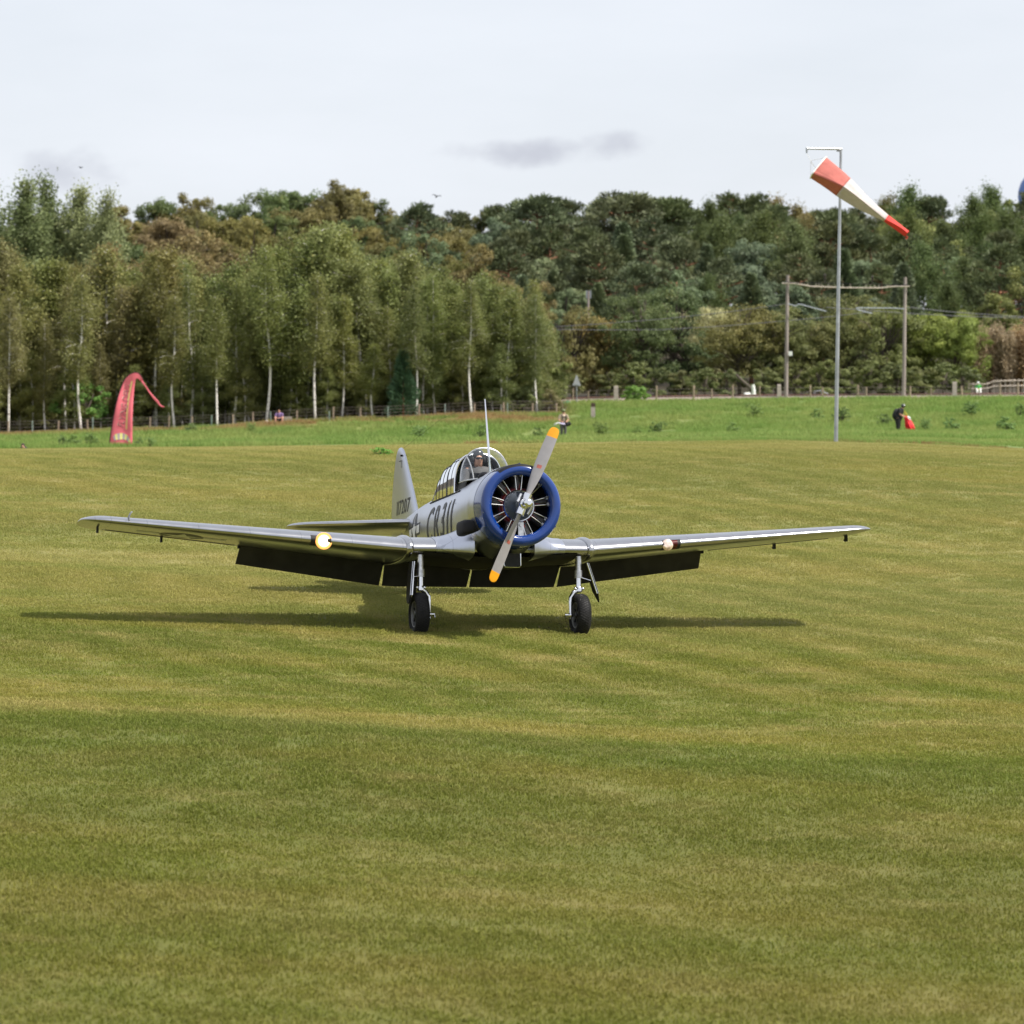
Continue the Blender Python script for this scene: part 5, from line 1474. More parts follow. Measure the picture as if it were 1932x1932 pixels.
mb = MB(); mb.loft(rows, closed=False); o = mb.build('streamer', M_BAN, ban); so = o.modifiers.new('cloth', 'SOLIDIFY'); so.thickness = .01
vs, fs = text_geo('FLYING DEVIL', shear=.28, ext=-.004)
x0_, y0_, x1_, y1_ = 227.0, 806.5, 241.5, 724.0      # baseline from the F up to the L
du_ = Vector((x1_-x0_, y1_-y0_)); un = du_.normalized(); up_v = Vector((un.y, -un.x))  # towards the left edge
pts = []
for u, v in vs:
    c = Vector((x0_, y0_)) + du_*(u + .5) + up_v*(v*11.5) + Vector((1.5 - 3.0*((u+.1)*2)**2*.5, 0))
    pts.append(bl(c.x, c.y, .035))
mb = MB(); mb.add([p_ + Vector((-.035, .008, .02)) for p_ in pts], fs); mb.build('lettering_edge', mat('banner_letter_edge', (.80, .48, .42), .7), ban, smooth=False)
mb = MB(); mb.add(pts, fs); mb.build('lettering', M_BANT, ban, smooth=False)
mb = MB(); rows = [[bl(a - 1.4, b, .035), bl(a + 1.4, b, .035)] for a, b in ((238.3, 810), (239, 795), (240, 778), (242, 757), (244.5, 740), (249, 719))]
mb.loft(rows, closed=False); mb.build('stripe', M_BANY, ban)
arcT = [(213.5, 824.5), (216.5, 820), (221, 818), (226, 817.2), (231, 817.2), (236, 818.6), (240.5, 821.5), (244, 826.5), (246.5, 833.5)]
arcB = [(216.5, 831.5), (219, 829.8), (222.5, 829.6), (226.5, 829.4), (231, 829), (234.5, 829.4), (238, 830.6), (241.5, 833), (244.5, 835.5)]
for i in range(8):
    mb = MB(); mb.add([bl(*arcT[i], .035), bl(*arcT[i+1], .035), bl(*arcB[i+1], .035), bl(*arcB[i], .035)], [(0, 1, 2, 3)]); mb.build('canopy_cell', M_BANL if i % 2 else M_BANG, ban, smooth=False)
for a in (219.5, 225.5, 231):
    mb = MB(); mb.add([bl(a - 2, 843.0, .035), bl(a + 1.6, 843.0, .035), bl(a + 1.6, 846.5, .035), bl(a - 2, 846.5, .035)], [(0, 1, 2, 3)]); mb.build('print', M_MARKW, ban, smooth=False)

# ---- people
M_SKIN = mat('skin', (0.50, 0.26, 0.18), 0.55, noise=(8, .1))
M_BLK = mat('black_cloth', (0.012, 0.012, 0.014), 0.8, noise=(9, .4), bump=(12, .4)); M_HELM = mat('black_helmet', (0.02, 0.022, 0.03), 0.25, coat=.4)
M_OLIVEH = mat('olive_helmet', (0.11, 0.13, 0.045), 0.45, noise=(8, .2)); M_BEIGE = mat('beige_cloth', (0.42, 0.33, 0.24), 0.8, noise=(9, .15)); M_GREYC = mat('grey_cloth', (0.09, 0.085, 0.09), 0.8, noise=(9, .25))
M_REDC = mat('red_nylon', (0.78, 0.016, 0.025), 0.55, noise=(6, .2), bump=(8, .6)); M_LAV = mat('lavender_nylon', (0.52, 0.47, 0.66), 0.6, noise=(5, .15), bump=(8, .6)); M_YEL = mat('yellow_webbing', (0.62, 0.42, 0.03), 0.6)
M_PLAID = mat('patterned_shirt', (0.16, 0.10, 0.22), 0.8, noise=(11, .9)); M_GREENC = mat('green_shirt', (0.03, 0.30, 0.05), 0.8); M_HAIR = mat('dark_hair', (0.03, 0.018, 0.012), 0.7, noise=(12, .4)); M_DENIM = mat('dark_shorts', (0.018, 0.02, 0.035), 0.8)
M_GOG = mat('dark_goggles', (0.01, 0.01, 0.012), 0.15)
BASEJ = {'pelvis': ((0, 0, .95), .135), 'waist': ((.01, 0, 1.1), .125), 'chest': ((.02, 0, 1.34), .145), 'neck': ((.02, 0, 1.51), .055), 'face': ((.045, 0, 1.62), .085), 'crown': ((.03, 0, 1.72), .075), 'nose': ((.145, 0, 1.62), .012),
         'shL': ((.02, .19, 1.44), .065), 'elL': ((.0, .26, 1.16), .046), 'wrL': ((.12, .24, .93), .032), 'haL': ((.17, .23, .86), .034), 'shR': ((.02, -.19, 1.44), .065), 'elR': ((.0, -.26, 1.16), .046), 'wrR': ((.12, -.24, .93), .032), 'haR': ((.17, -.23, .86), .034),
         'hiL': ((0, .10, .90), .095), 'knL': ((.02, .11, .50), .062), 'anL': ((-.01, .11, .10), .042), 'toL': ((.15, .13, .04), .035), 'hiR': ((0, -.10, .90), .095), 'knR': ((.02, -.11, .50), .062), 'anR': ((-.01, -.11, .10), .042), 'toR': ((.15, -.13, .04), .035)}
BONES = [('pelvis', 'waist'), ('waist', 'chest'), ('chest', 'neck'), ('neck', 'face'), ('face', 'crown'), ('face', 'nose'), ('chest', 'shL'), ('shL', 'elL'), ('elL', 'wrL'), ('wrL', 'haL'), ('chest', 'shR'), ('shR', 'elR'), ('elR', 'wrR'), ('wrR', 'haR'),
         ('pelvis', 'hiL'), ('hiL', 'knL'), ('knL', 'anL'), ('anL', 'toL'), ('pelvis', 'hiR'), ('hiR', 'knR'), ('knR', 'anR'), ('anR', 'toR')]
def person(label, loc, rz, pose, clothes, scale=1.0, parent_m=None):
    J = {k: (Vector(v[0]), v[1]) for k, v in BASEJ.items()}
    for k, p_ in pose.items(): J[k] = (Vector(p_), J[k][1])
    root = empty('person', loc, label, 'person', None, rz); root.scale = (scale,)*3
    names = list(J); vs_ = [J[k][0] for k in names]; rad = [J[k][1] for k in names]; es = [(names.index(a), names.index(b)) for a, b in BONES]
    for sd_ in 'LR':       # five fingers on each hand
        h = J['ha' + sd_][0]; w_ = J['wr' + sd_][0]; d = (h - w_).normalized(); sdv = d.cross(Vector((0, 0, 1)));
        sdv = sdv.normalized() if sdv.length > .01 else Vector((0, 1, 0)); cu_ = sdv.cross(d).normalized()
        for i, (o_, ln) in enumerate(((-.03, .065), (-.01, .075), (.01, .070), (.03, .055), (-.045, .03))):
            b0 = h + sdv*o_ + d*(.02 if i < 4 else -.01); b1 = b0 + d*ln*.55 + sdv*(0 if i < 4 else -.02); b2 = b1 + (d*.6 - cu_*.8)*ln*.6
            n0 = len(vs_); vs_ += [b0, b1, b2]; rad += [.011, .010, .008]; es += [(names.index('ha' + sd_), n0), (n0, n0+1), (n0+1, n0+2)]
    me = bpy.data.meshes.new('body'); me.from_pydata([tuple(v) for v in vs_], es, []); me.materials.append(M_SKIN)
    o = bpy.data.objects.new('body', me); COL.objects.link(o); o.parent = root
    md = o.modifiers.new('skin', 'SKIN'); md.use_smooth_shade = True
    for i, sv in enumerate(me.skin_vertices[0].data): sv.radius = (rad[i], rad[i]); sv.use_root = (i == 0)
    ss = o.modifiers.new('subdivision', 'SUBSURF'); ss.levels = 1; ss.render_levels = 1
    for nm, m_, chains, gr in clothes:
        if callable(chains): mb = chains(J)
        else:
            mb = MB()
            for ch in chains:
                pts_, rr_ = [], []
                for a in ch:
                    if isinstance(a, tuple): q = J[a[0]][0].lerp(J[a[1]][0], a[2]); r_ = J[a[0]][1]*(1-a[2]) + J[a[1]][1]*a[2]
                    else: q, r_ = J[a]
                    pts_.append(q); rr_.append(r_*gr + .008)
                mb.tube(pts_, rr_, 12)
        mb.build(nm, m_, root, sharp=70)
    return root
SHIRT = [['pelvis', 'waist', 'chest', ('chest', 'neck', .75)], ['shL', 'chest', 'shR'], ['shL', ('shL', 'elL', .8)], ['shR', ('shR', 'elR', .8)]]
TROUS = [['waist', 'pelvis'], ['hiL', 'knL', 'anL'], ['hiR', 'knR', 'anR'], ['hiL', 'pelvis', 'hiR']]
SHORTS = [['waist', 'pelvis'], ['hiL', ('hiL', 'knL', .8)], ['hiR', ('hiR', 'knR', .8)], ['hiL', 'pelvis', 'hiR']]
BOOTS = [['anL', 'toL'], ['anR', 'toR']]
def helmet(J, open_=True):
    mb = MB(); c = J['face'][0].lerp(J['crown'][0], .55) + Vector((-.012, 0, .02)); mb.ball(c, (.135, .118, .125), 16, 10); return mb
def helmet_badge(J):
    mb = MB(); c = J['face'][0].lerp(J['crown'][0], .55) + Vector((.06, -.10, .05)); mb.ball(c, (.05, .03, .03), 10, 6); return mb
def goggles(J):
    mb = MB(); c = J['face'][0] + Vector((.075, 0, .018)); mb.ball(c, (.03, .075, .022), 12, 6); return mb
def rig(J):
    mb = MB(); c = J['chest'][0].lerp(J['waist'][0], .45) + Vector((-.25, 0, -.06)); mb.ball(c, (.17, .21, .33), 12, 10, rot=Matrix.Rotation(.35, 3, 'Y')); return mb
def straps(J):
    mb = MB()
    for s in (-1, 1):
        c = J['chest'][0]; mb.tube([tuple(c + Vector((-.12, s*.11, .14))), tuple(c + Vector((.10, s*.12, .13))), tuple(c + Vector((.165, s*.10, -.05))), tuple(J['pelvis'][0] + Vector((.13, s*.12, .0)))], .026, 8)
    mb.tube([tuple(J['chest'][0] + Vector((.17, -.11, 0))), tuple(J['chest'][0] + Vector((.17, .11, 0)))], .02, 6); return mb
def hair(J):
    mb = MB(); c = J['face'][0].lerp(J['crown'][0], .6) + Vector((-.03, 0, .02)); mb.ball(c, (.10, .10, .10), 14, 8); return mb
# black-clad skydiver gathering the red canopy
g = G(1694, 210)
jump = person('person in black helmet and clothes standing in the meadow holding red fabric', g, R(-12), {
    'waist': (.05, 0, 1.10), 'chest': (.16, 0, 1.33), 'neck': (.25, 0, 1.47), 'face': (.32, 0, 1.56), 'crown': (.33, 0, 1.66), 'nose': (.415, 0, 1.54),
    'shL': (.13, .19, 1.42), 'elL': (.15, .26, 1.14), 'wrL': (.37, .14, 1.02), 'haL': (.45, .10, .99), 'shR': (.13, -.19, 1.42), 'elR': (.14, -.26, 1.13), 'wrR': (.36, -.14, 1.0), 'haR': (.44, -.10, .97)},
    [('shirt', M_BLK, SHIRT, 1.4), ('trousers', M_BLK, TROUS, 2.0), ('boots', M_BLK, BOOTS, 1.2), ('helmet', M_HELM, helmet, 1), ('helmet_badge', M_WHITE, helmet_badge, 1), ('parachute_rig', M_BLK, rig, 1), ('harness', M_BLK, straps, 1)], 1.0)
def crumple(path, rad, seed, n=22, amp=.28):
    r_ = random.Random(seed); mb = MB(); rings = []
    ph = [r_.uniform(0, 6.28) for _ in range(6)]
    for i, (p_, q) in enumerate(zip(path, rad)):
        rings.append([Vector(p_) + Vector((math.cos(2*math.pi*k/n), .8*math.sin(2*math.pi*k/n), .15*math.sin(3*2*math.pi*k/n + ph[0])))*q*(1 + amp*math.sin(4*2*math.pi*k/n + ph[1] + i*.5) + amp*.6*math.sin(7*2*math.pi*k/n + ph[2] - i*.8)) for k in range(n)])
    mb.loft(rings); return mb
Jg = Vector(g)
pc = empty('parachute', Jg + Vector((.48, -.12, 0)), 'gathered bright red parachute canopy hanging from the hands of the black-clad person', 'parachute')
mb = crumple([(-.06, 0, 1.04), (.0, 0, .92), (.10, 0, .72), (.20, 0, .48), (.28, 0, .28), (.30, 0, .16)], [.06, .10, .15, .20, .22, .14], 4); mb.build('canopy', M_REDC, pc)
mb = crumple([(.10, -.10, 1.02), (.16, -.12, .92), (.22, -.13, .80)], [.05, .075, .05], 5); mb.build('pilot_chute', M_WHITE, pc)
mb = MB(); mb.tube([(-.28, .05, 1.32), (-.10, .02, 1.14), (-.02, 0, 1.02)], .018, 6); mb.tube([(-.12, 0, 1.34), (.04, -.03, 1.12), (.06, -.05, 1.0)], .02, 6); mb.build('riser', M_YEL, pc)
mb = MB(); mb.tube([(.30, 0, .30), (.7, .1, .12), (1.1, .1, .05)], .008, 5); mb.tube([(.28, 0, .35), (.75, -.1, .14)], .006, 5); mb.build('suspension_line', M_ROPE, pc)
# skydiver with olive helmet at the field edge
g = G(1063, 214); 
sky2 = person('person in olive helmet, beige shirt and black harness standing at the field edge', g, R(-75), {
    'shL': (.02, .20, 1.44), 'elL': (.04, .30, 1.16), 'wrL': (.26, .16, 1.08), 'haL': (.33, .10, 1.06), 'shR': (.02, -.20, 1.44), 'elR': (.04, -.31, 1.16), 'wrR': (.26, -.20, 1.06), 'haR': (.33, -.14, 1.04)},
    [('shirt', M_BEIGE, SHIRT, 1.12), ('trousers', M_GREYC, TROUS, 1.2), ('boots', M_BLK, BOOTS, 1.2), ('helmet', M_OLIVEH, helmet, 1), ('goggles', M_GOG, goggles, 1), ('harness', M_BLK, straps, 1)], 1.02)
pk = empty('parachute', Vector(g) + Vector((-.16, -.42, 0)), 'white and lavender bundle of parachute fabric in the arms of the olive-helmeted person', 'parachute')
mb = crumple([(-.34, 0, .92), (-.2, -.03, .98), (0, -.03, .96), (.18, 0, .90)], [.05, .13, .15, .07], 8); mb.build('canopy', M_LAV, pk)
mb = crumple([(-.36, -.06, .86), (-.26, -.10, .96), (-.14, -.12, 1.03)], [.06, .12, .07], 9); mb.build('pilot_chute', M_WHITE, pk)
mb = crumple([(.42, .15, .80), (.46, .12, .92), (.44, .12, 1.05)], [.08, .15, .10], 10); mb.build('container', M_BLK, pk)
# person sitting by the fence
g = G(527, 241.5)
person('seated person in patterned shirt and dark shorts by the wood fence', g, R(-90), {
    'pelvis': (0, 0, .28), 'waist': (.02, 0, .42), 'chest': (.08, 0, .64), 'neck': (.12, 0, .80), 'face': (.15, 0, .90), 'crown': (.14, 0, 1.0), 'nose': (.25, 0, .89), 'shL': (.09, .19, .74), 'elL': (.22, .27, .48), 'wrL': (.40, .12, .44), 'haL': (.46, .07, .43),
    'shR': (.09, -.19, .74), 'elR': (.22, -.27, .48), 'wrR': (.40, -.12, .44), 'haR': (.46, -.07, .43), 'hiL': (.02, .11, .24), 'knL': (.40, .26, .50), 'anL': (.52, .20, .10), 'toL': (.66, .22, .04), 'hiR': (.02, -.11, .24), 'knR': (.40, -.26, .50), 'anR': (.52, -.20, .10), 'toR': (.66, -.22, .04)},
    [('shirt', M_PLAID, SHIRT, 1.12), ('shorts', M_DENIM, SHORTS, 1.2), ('shoes', M_GREYC, BOOTS, 1.2)], 1.0)
# far seated person with white cap
g = G(1845, 296)
def cap(J): 
    mb = MB(); c = J['face'][0].lerp(J['crown'][0], .6); mb.ball(c, (.14, .13, .11), 12, 8); return mb
person('far person in white cap and green shirt sitting by the wooden rail fence', g + Vector((0, 0, .12)), R(-90), {
    'pelvis': (0, 0, .28), 'waist': (.02, 0, .42), 'chest': (.06, 0, .64), 'neck': (.08, 0, .80), 'face': (.11, 0, .90), 'crown': (.10, 0, 1.0), 'nose': (.20, 0, .89), 'shL': (.06, .19, .74), 'elL': (.15, .25, .48), 'wrL': (.36, .14, .44), 'haL': (.43, .10, .43),
    'shR': (.06, -.19, .74), 'elR': (.15, -.25, .48), 'wrR': (.36, -.14, .44), 'haR': (.43, -.10, .43), 'hiL': (.02, .10, .24), 'knL': (.45, .15, .45), 'anL': (.60, .14, .10), 'toL': (.74, .15, .04), 'hiR': (.02, -.10, .24), 'knR': (.45, -.15, .45), 'anR': (.60, -.14, .10), 'toR': (.74, -.15, .04)},
    [('shirt', M_GREENC, SHIRT, 1.15), ('trousers', M_WHITE, TROUS, 1.2), ('shoes', M_GREYC, BOOTS, 1.2), ('cap', M_WHITE, cap, 1), ('vest', M_YEL, [['waist', ('waist', 'chest', .4)]], 1.22)], 1.0)
# person lying behind the rise on the left, only the dark hair shows
g = P(42, 851, 186); 
person('dark-haired head of a person lying behind the rise at the far left', Vector((g.x, g.y, g.z - .06)), R(-90), {
    'pelvis': (-1.0, 0, .12), 'waist': (-.8, 0, .14), 'chest': (-.5, 0, .18), 'neck': (-.32, 0, .24), 'face': (-.22, 0, .30), 'crown': (-.24, 0, .40), 'nose': (-.12, 0, .29), 'shL': (-.45, .2, .14), 'elL': (-.2, .3, .03), 'wrL': (.0, .1, .03), 'haL': (.06, .06, .03),
    'shR': (-.45, -.2, .14), 'elR': (-.2, -.3, .03), 'wrR': (.0, -.1, .03), 'haR': (.06, -.06, .03), 'hiL': (-1.05, .1, .11), 'knL': (-1.5, .12, .07), 'anL': (-1.9, .12, .06), 'toL': (-2.0, .14, .03), 'hiR': (-1.05, -.1, .11), 'knR': (-1.5, -.12, .07), 'anR': (-1.9, -.12, .06), 'toR': (-2.0, -.14, .03)},
    [('shirt', M_BLK, SHIRT, 1.1), ('trousers', M_GREYC, TROUS, 1.15), ('hair', M_HAIR, hair, 1)], 1.0)
# pilot in the cockpit (stands in the airplane's own axes)
pil = person('pilot with dark cap, headset and sunglasses in the open front cockpit', (0, 0, 0), 0, {
    'pelvis': (0, 0, .0), 'waist': (-.02, 0, .16), 'chest': (-.02, 0, .38), 'neck': (0, 0, .53), 'face': (.03, 0, .635), 'crown': (.015, 0, .735), 'nose': (.13, 0, .63), 'shL': (-.02, .18, .46), 'elL': (.10, .24, .2), 'wrL': (.33, .14, .12), 'haL': (.40, .10, .12),
    'shR': (-.02, -.18, .46), 'elR': (.08, -.25, .2), 'wrR': (.30, -.14, .14), 'haR': (.37, -.11, .14), 'hiL': (.03, .1, -.02), 'knL': (.42, .12, .05), 'anL': (.60, .12, -.28), 'toL': (.72, .12, -.30), 'hiR': (.03, -.1, -.02), 'knR': (.42, -.12, .05), 'anR': (.60, -.12, -.28), 'toR': (.72, -.12, -.30)},
    [('shirt', M_GREYC, SHIRT, 1.1), ('trousers', M_GREYC, TROUS, 1.1), ('cap', M_HELM, hair, 1), ('sunglasses', M_GOG, goggles, 1),
     ('headset', M_BLK, lambda J: MB().ball(J['face'][0] + Vector((-.01, .095, .01)), (.045, .03, .05), 10, 6).ball(J['face'][0] + Vector((-.01, -.095, .01)), (.045, .03, .05), 10, 6).tube([tuple(J['face'][0] + Vector((-.01, .1*math.cos(a), .13*math.sin(a)+.01))) for a in np.linspace(0, math.pi, 9)], .014, 6), 1)])
pil.matrix_world = PLANE_M @ Matrix.Translation((-1.42, 0, .30))

# ---- fences
M_POST = mat('weathered_post', (0.34, 0.26, 0.19), 0.85, noise=(8, .3, (1, 1, .2))); M_POSTG = mat('green_grey_stake', (0.30, 0.40, 0.34), 0.6, noise=(8, .2)); M_WIRE = mat('fence_wire', (0.20, 0.17, 0.15), 0.5, .6)
M_RAILW = mat('grey_rail_wood', (0.42, 0.36, 0.30), 0.8, noise=(6, .3)); M_CONC = mat('pale_concrete_post', (0.40, 0.34, 0.30), 0.85, noise=(6, .25)); M_POLE = mat('weathered_pole', (0.30, 0.25, 0.23), 0.8, noise=(3, .25, (1, 1, .2)))
fn = empty('wire_fence', G(300, 242.2), 'wire fence on wooden and green posts along the edge of the birch wood', 'fence')
LF = [(-40, 26, 0), (15, 26, 0), (61, 26, 1), (110, 24, 0), (165.5, 24, 0), (174.7, 28, 1), (228, 25, 0), (283, 25, 0), (318.5, 26, 0), (362, 24, 0), (398.7, 25, 1), (440, 24, 0), (477, 26, 0), (511, 25, 1), (560, 24, 0), (621.4, 20, 1), (628.6, 27, 0), (680, 24, 0), (731.7, 25, 1), (790.7, 27, 0), (840, 25, 1), (895, 23, 0), (950.5, 23, 0), (957.6, 22, 1), (1005, 22, 0), (1050, 22, 0)]
fo = fn.location; line = []
for px, h_, gr in LF:
    p_ = G(px, 242.2) ; hh = h_*242.2/FPX
    mb = MB(); tl = random.Random(int(px)).uniform(-.03, .03)
    mb.tube([tuple(p_ - fo + Vector((0, 0, -.2))), tuple(p_ - fo + Vector((tl, 0, hh)))], .040 if gr else .062, 7); mb.build('stake' if gr else 'post', M_POSTG if gr else M_POST, fn)
    line.append(p_ - fo)
for z_ in (.25, .48, .70, .90):
    mb = MB(); mb.tube([tuple(p_ + Vector((0, -.06, z_))) for p_ in line], .010, 4); mb.build('wire', M_WIRE, fn)
rf_ = empty('railway_fence', G(1500, 268), 'row of thin weathered posts with wires along the railway', 'fence')
fo = rf_.location; line = []
for px, h_, r_ in ((1081, 28, .055), (1110, 22, .05), (1238.6, 29, .075), (1308.6, 29, .075), (1343.4, 22, .06), (1382, 29, .07), (1434, 26, .065), (1529, 27, .075), (1552.7, 23, .07), (1618, 27, .075), (1634, 23, .07), (1717, 24, .075), (1756, 20, .05), (1815, 24, .08), (1887, 28, .07), (1920.5, 29, .07)):
    p_ = G(px, 268); mb = MB(); mb.tube([tuple(p_ - fo + Vector((0, 0, -.3))), tuple(p_ - fo + Vector((random.Random(px).uniform(-.04, .04), 0, h_*268/FPX)))], r_, 8); mb.build('post', M_POST, rf_); line.append(p_ - fo)
for z_ in (.3, .6, .9):
    mb = MB(); mb.tube([tuple(p_ + Vector((0, -.08, z_))) for p_ in line], .008, 4); mb.build('wire', M_WIRE, rf_)
for px, y0, y1, w_, lab in ((1162.3, 721.8, 753, 8.6, 'thick square concrete post beside the laurel bush'), (1470, 722, 752, 7.5, 'thick pale post left of the railway portal'), (1801, 719.5, 752, 8.0, 'thick leaning pale post right of the standing skydiver')):
    d = 266.5; p_ = G(px, d); ww = w_*d/FPX; hh = (y1-y0)*d/FPX
    mb = MB(); mb.loft([[(x*ww/2*s_, y*ww/2*s_, z) for x, y in ((-1, -1), (1, -1), (1, 1), (-1, 1))] for z, s_ in ((-.3, 1.0), (hh*.95, .97), (hh, .8))])
    o = mb.build('fence_post', M_CONC, None, smooth=False, loc=p_); tag(o, lab, 'post', 'thick posts along the railway')
d = 236; p_ = G(1119, d); p_.z = EYE - (790 - HORY)*d/FPX
st_ = empty('gate_post', p_, 'short stout post with dark top at the end of the wood fence', 'post')
hh = 30*d/FPX; mb = MB(); mb.loft([[(x*.14, y*.14, z) for x, y in ((-1, -1), (1, -1), (1, 1), (-1, 1))] for z in (-.6, hh*.74)]); mb.build('post', M_CONC, st_, smooth=False)
mb = MB(); mb.loft([[(x*.145, y*.145, z) for x, y in ((-1, -1), (1, -1), (1, 1), (-1, 1))] for z in (hh*.745, hh)]); mb.build('cap', mat('dark_brown_cap', (.07, .04, .03), .8, noise=(8, .3)), st_, smooth=False)
# dead forked branch behind the olive helmet
p_ = G(1063, 222); p_.z = EYE - (790 - HORY)*222/FPX
mb = MB(); mb.tube([(0, 0, -.4), (.02, 0, .45), (-.10, 0, 1.0)], [.045, .04, .02], 7); mb.tube([(.02, 0, .45), (.22, 0, .80)], [.035, .015], 6); mb.tube([(-.05, 0, .75), (.06, 0, 1.02)], [.02, .01], 5)
o = mb.build('dead_branch', M_TWIG, None, loc=p_); tag(o, 'forked dead branch stuck in the ground behind the olive helmet', 'branch')
# road sign seen from behind
p_ = G(1088, 264); sg = empty('road_sign', p_, 'triangular road sign seen from its grey back', 'sign')
k_ = 264/FPX; zt_ = EYE - (728 - HORY)*k_ - p_.z; za_ = EYE - (706 - HORY)*k_ - p_.z
mb = MB(); mb.tube([(0, .05, -.3), (0, .05, za_ - .1)], .04, 10); mb.build('post', M_GALV, sg)
w2 = 8.2*k_; c_ = [(-w2, zt_), (w2, zt_), (0, za_)]
def rnd(tri, r_=.06):
    out = []
    for i in range(3):
        a, b, c = Vector(tri[i-1]), Vector(tri[i]), Vector(tri[(i+1) % 3]); d1 = (a-b).normalized(); d2 = (c-b).normalized()
        out += [b + d1*r_, b + (d1+d2)*r_*.35, b + d2*r_]
    return out
oc = rnd(c_); mb = MB(); mb.loft([[(q.x, -.006, q.y) for q in oc], [(q.x, .006, q.y) for q in oc]]); mb.build('plate', mat('sign_back_grey', (.42, .43, .45), .5, 0, noise=(4, .1)), sg, smooth=False)
mb = MB(); mb.box((0, -.02, zt_ + .10), (.34, .03, .05)); mb.build('bracket', M_GALV, sg)
# rail fence and pickets at the right
rfn = empty('rail_fence', G(1870, 299), 'grey wooden rail fence in the meadow at the right edge', 'fence'); fo = rfn.location
def rp(px, py, d=299.0): return tuple(P(px, py, d) - fo)
for pts_ in ([(1827, 725.5), (1863, 724.7), (1875, 719.5), (1900, 718.5), (1960, 717.5)], [(1827, 733.7), (1862, 733), (1876, 729), (1960, 727)]):
    mb = MB(); mb.tube([rp(*q) for q in pts_], .06, 6); mb.build('rail', M_RAILW, rfn)
for px, y0 in ((1828, 722), (1836, 721), (1863, 721), (1875, 717), (1888, 716), (1897, 716), (1906, 715.5), (1914, 715), (1922, 715), (1932, 714.5), (1944, 714)):
    b_ = G(px, 299) - fo; t_ = Vector(rp(px, y0)); mb = MB(); mb.tube([tuple(b_ + Vector((0, .08, -.3))), (t_.x, b_.y + .08, t_.z)], .055, 6); mb.build('post', M_RAILW, rfn)
# bench-like beam, handrail, white stones, tarpaulin, crate and bag
def small(name, mb, m_, loc, lab, cat, smooth=True): o = mb.build(name, m_, None, smooth=smooth, loc=loc); return tag(o, lab, cat)
p_ = G(1519, 269.5); mb = MB(); mb.box((0, 0, .14), (1.75, .30, .13)); mb.box((-.6, 0, .02), (.2, .25, .16)); mb.box((.6, 0, .02), (.2, .25, .16)); small('timber_beam', mb, M_RAILW, p_, 'pale timber beam lying low beside the railway', 'beam', False)
p_ = G(1550, 272); f0 = lambda x, y: tuple(P(x, y, 272) - p_)
mb = MB(); mb.tube([f0(1536, 750), f0(1537, 737.5), f0(1550, 737), f0(1568, 746), f0(1569, 752)], .035, 8); mb.tube([f0(1550, 737), f0(1550, 752)], .03, 8); small('handrail', mb, M_GALV, p_, 'bent grey pipe handrail by the railway', 'handrail')
rs_ = random.Random(5)
for i, (px, py, r_) in enumerate(((1409, 747, .32), (1413, 744, .20), (1404, 749, .2))):
    p_ = P(px, py, 282); mb = MB(); mb.ball((0, 0, 0), (r_, r_*.8, r_*.75), 9, 6, rot=Euler((rs_.random(), rs_.random(), rs_.random())).to_matrix()); o = small('white_stone', mb, M_WHITE, p_, ['largest white stone under the slanting tree', 'small white stone on top of the stone pile', 'white stone at the left foot of the stone pile'][i], 'stone', False); o['group'] = 'white stones'
p_ = G(1421.5, 281); mb = MB(); mb.tube([(0, 0, -.3), (.02, 0, .5), (-.05, 0, 1.0)], [.22, .16, .13], 9); small('tree_stump', mb, M_WHITE, p_, 'white-painted tree stump beside the white stones', 'stump')
mb = MB(); p_ = G(1421, 285); mb.tube([(.1, 0, -.2), (-.2, 0, .7), (-.9, 0, 1.3), (-1.4, 0, 1.8)], [.20, .17, .14, .10], 8); small('leaning_trunk', mb, M_BARK, p_, 'dark slanting tree trunk above the white stones', 'trunk')
p_ = G(1071, 266); mb = MB(); mb.loft([[(-.30, 0, .12), (-.2, -.2, .0), (-.2, .2, .0)], [(0, 0, .22), (.0, -.25, .0), (0, .25, .0)], [(.3, 0, .06), (.3, -.15, .0), (.3, .15, .0)]]); small('tarpaulin', mb, mat('teal_tarp', (.02, .42, .33), .5, noise=(6, .2)), p_ + Vector((0, 0, .02)), 'small teal tarpaulin heap left of the road sign', 'tarpaulin')
p_ = G(543, 242.8); ct = empty('crate', p_, 'grey plank crate beside the seated person', 'crate')
for i, z_ in enumerate((.10, .26, .42)):
    mb = MB(); mb.box((0, -.2, z_), (.60, .03, .14)); mb.build('plank', M_RAILW, ct, smooth=False)
mb = MB(); mb.box((0, 0, .25), (.56, .34, .46)); mb.build('box_body', M_POST, ct, smooth=False)
p_ = G(503, 241.5); mb = MB(); mb.ball((0, 0, .16), (.17, .14, .17), 10, 8); mb.tube([(-.08, 0, .30), (0, 0, .38), (.08, 0, .30)], .015, 5); small('bag', mb, M_GREYC if False else mat('pale_bag', (.45, .40, .36), .8, noise=(8, .4)), p_, 'pale bag at the foot of the tall birch left of the seated person', 'bag')

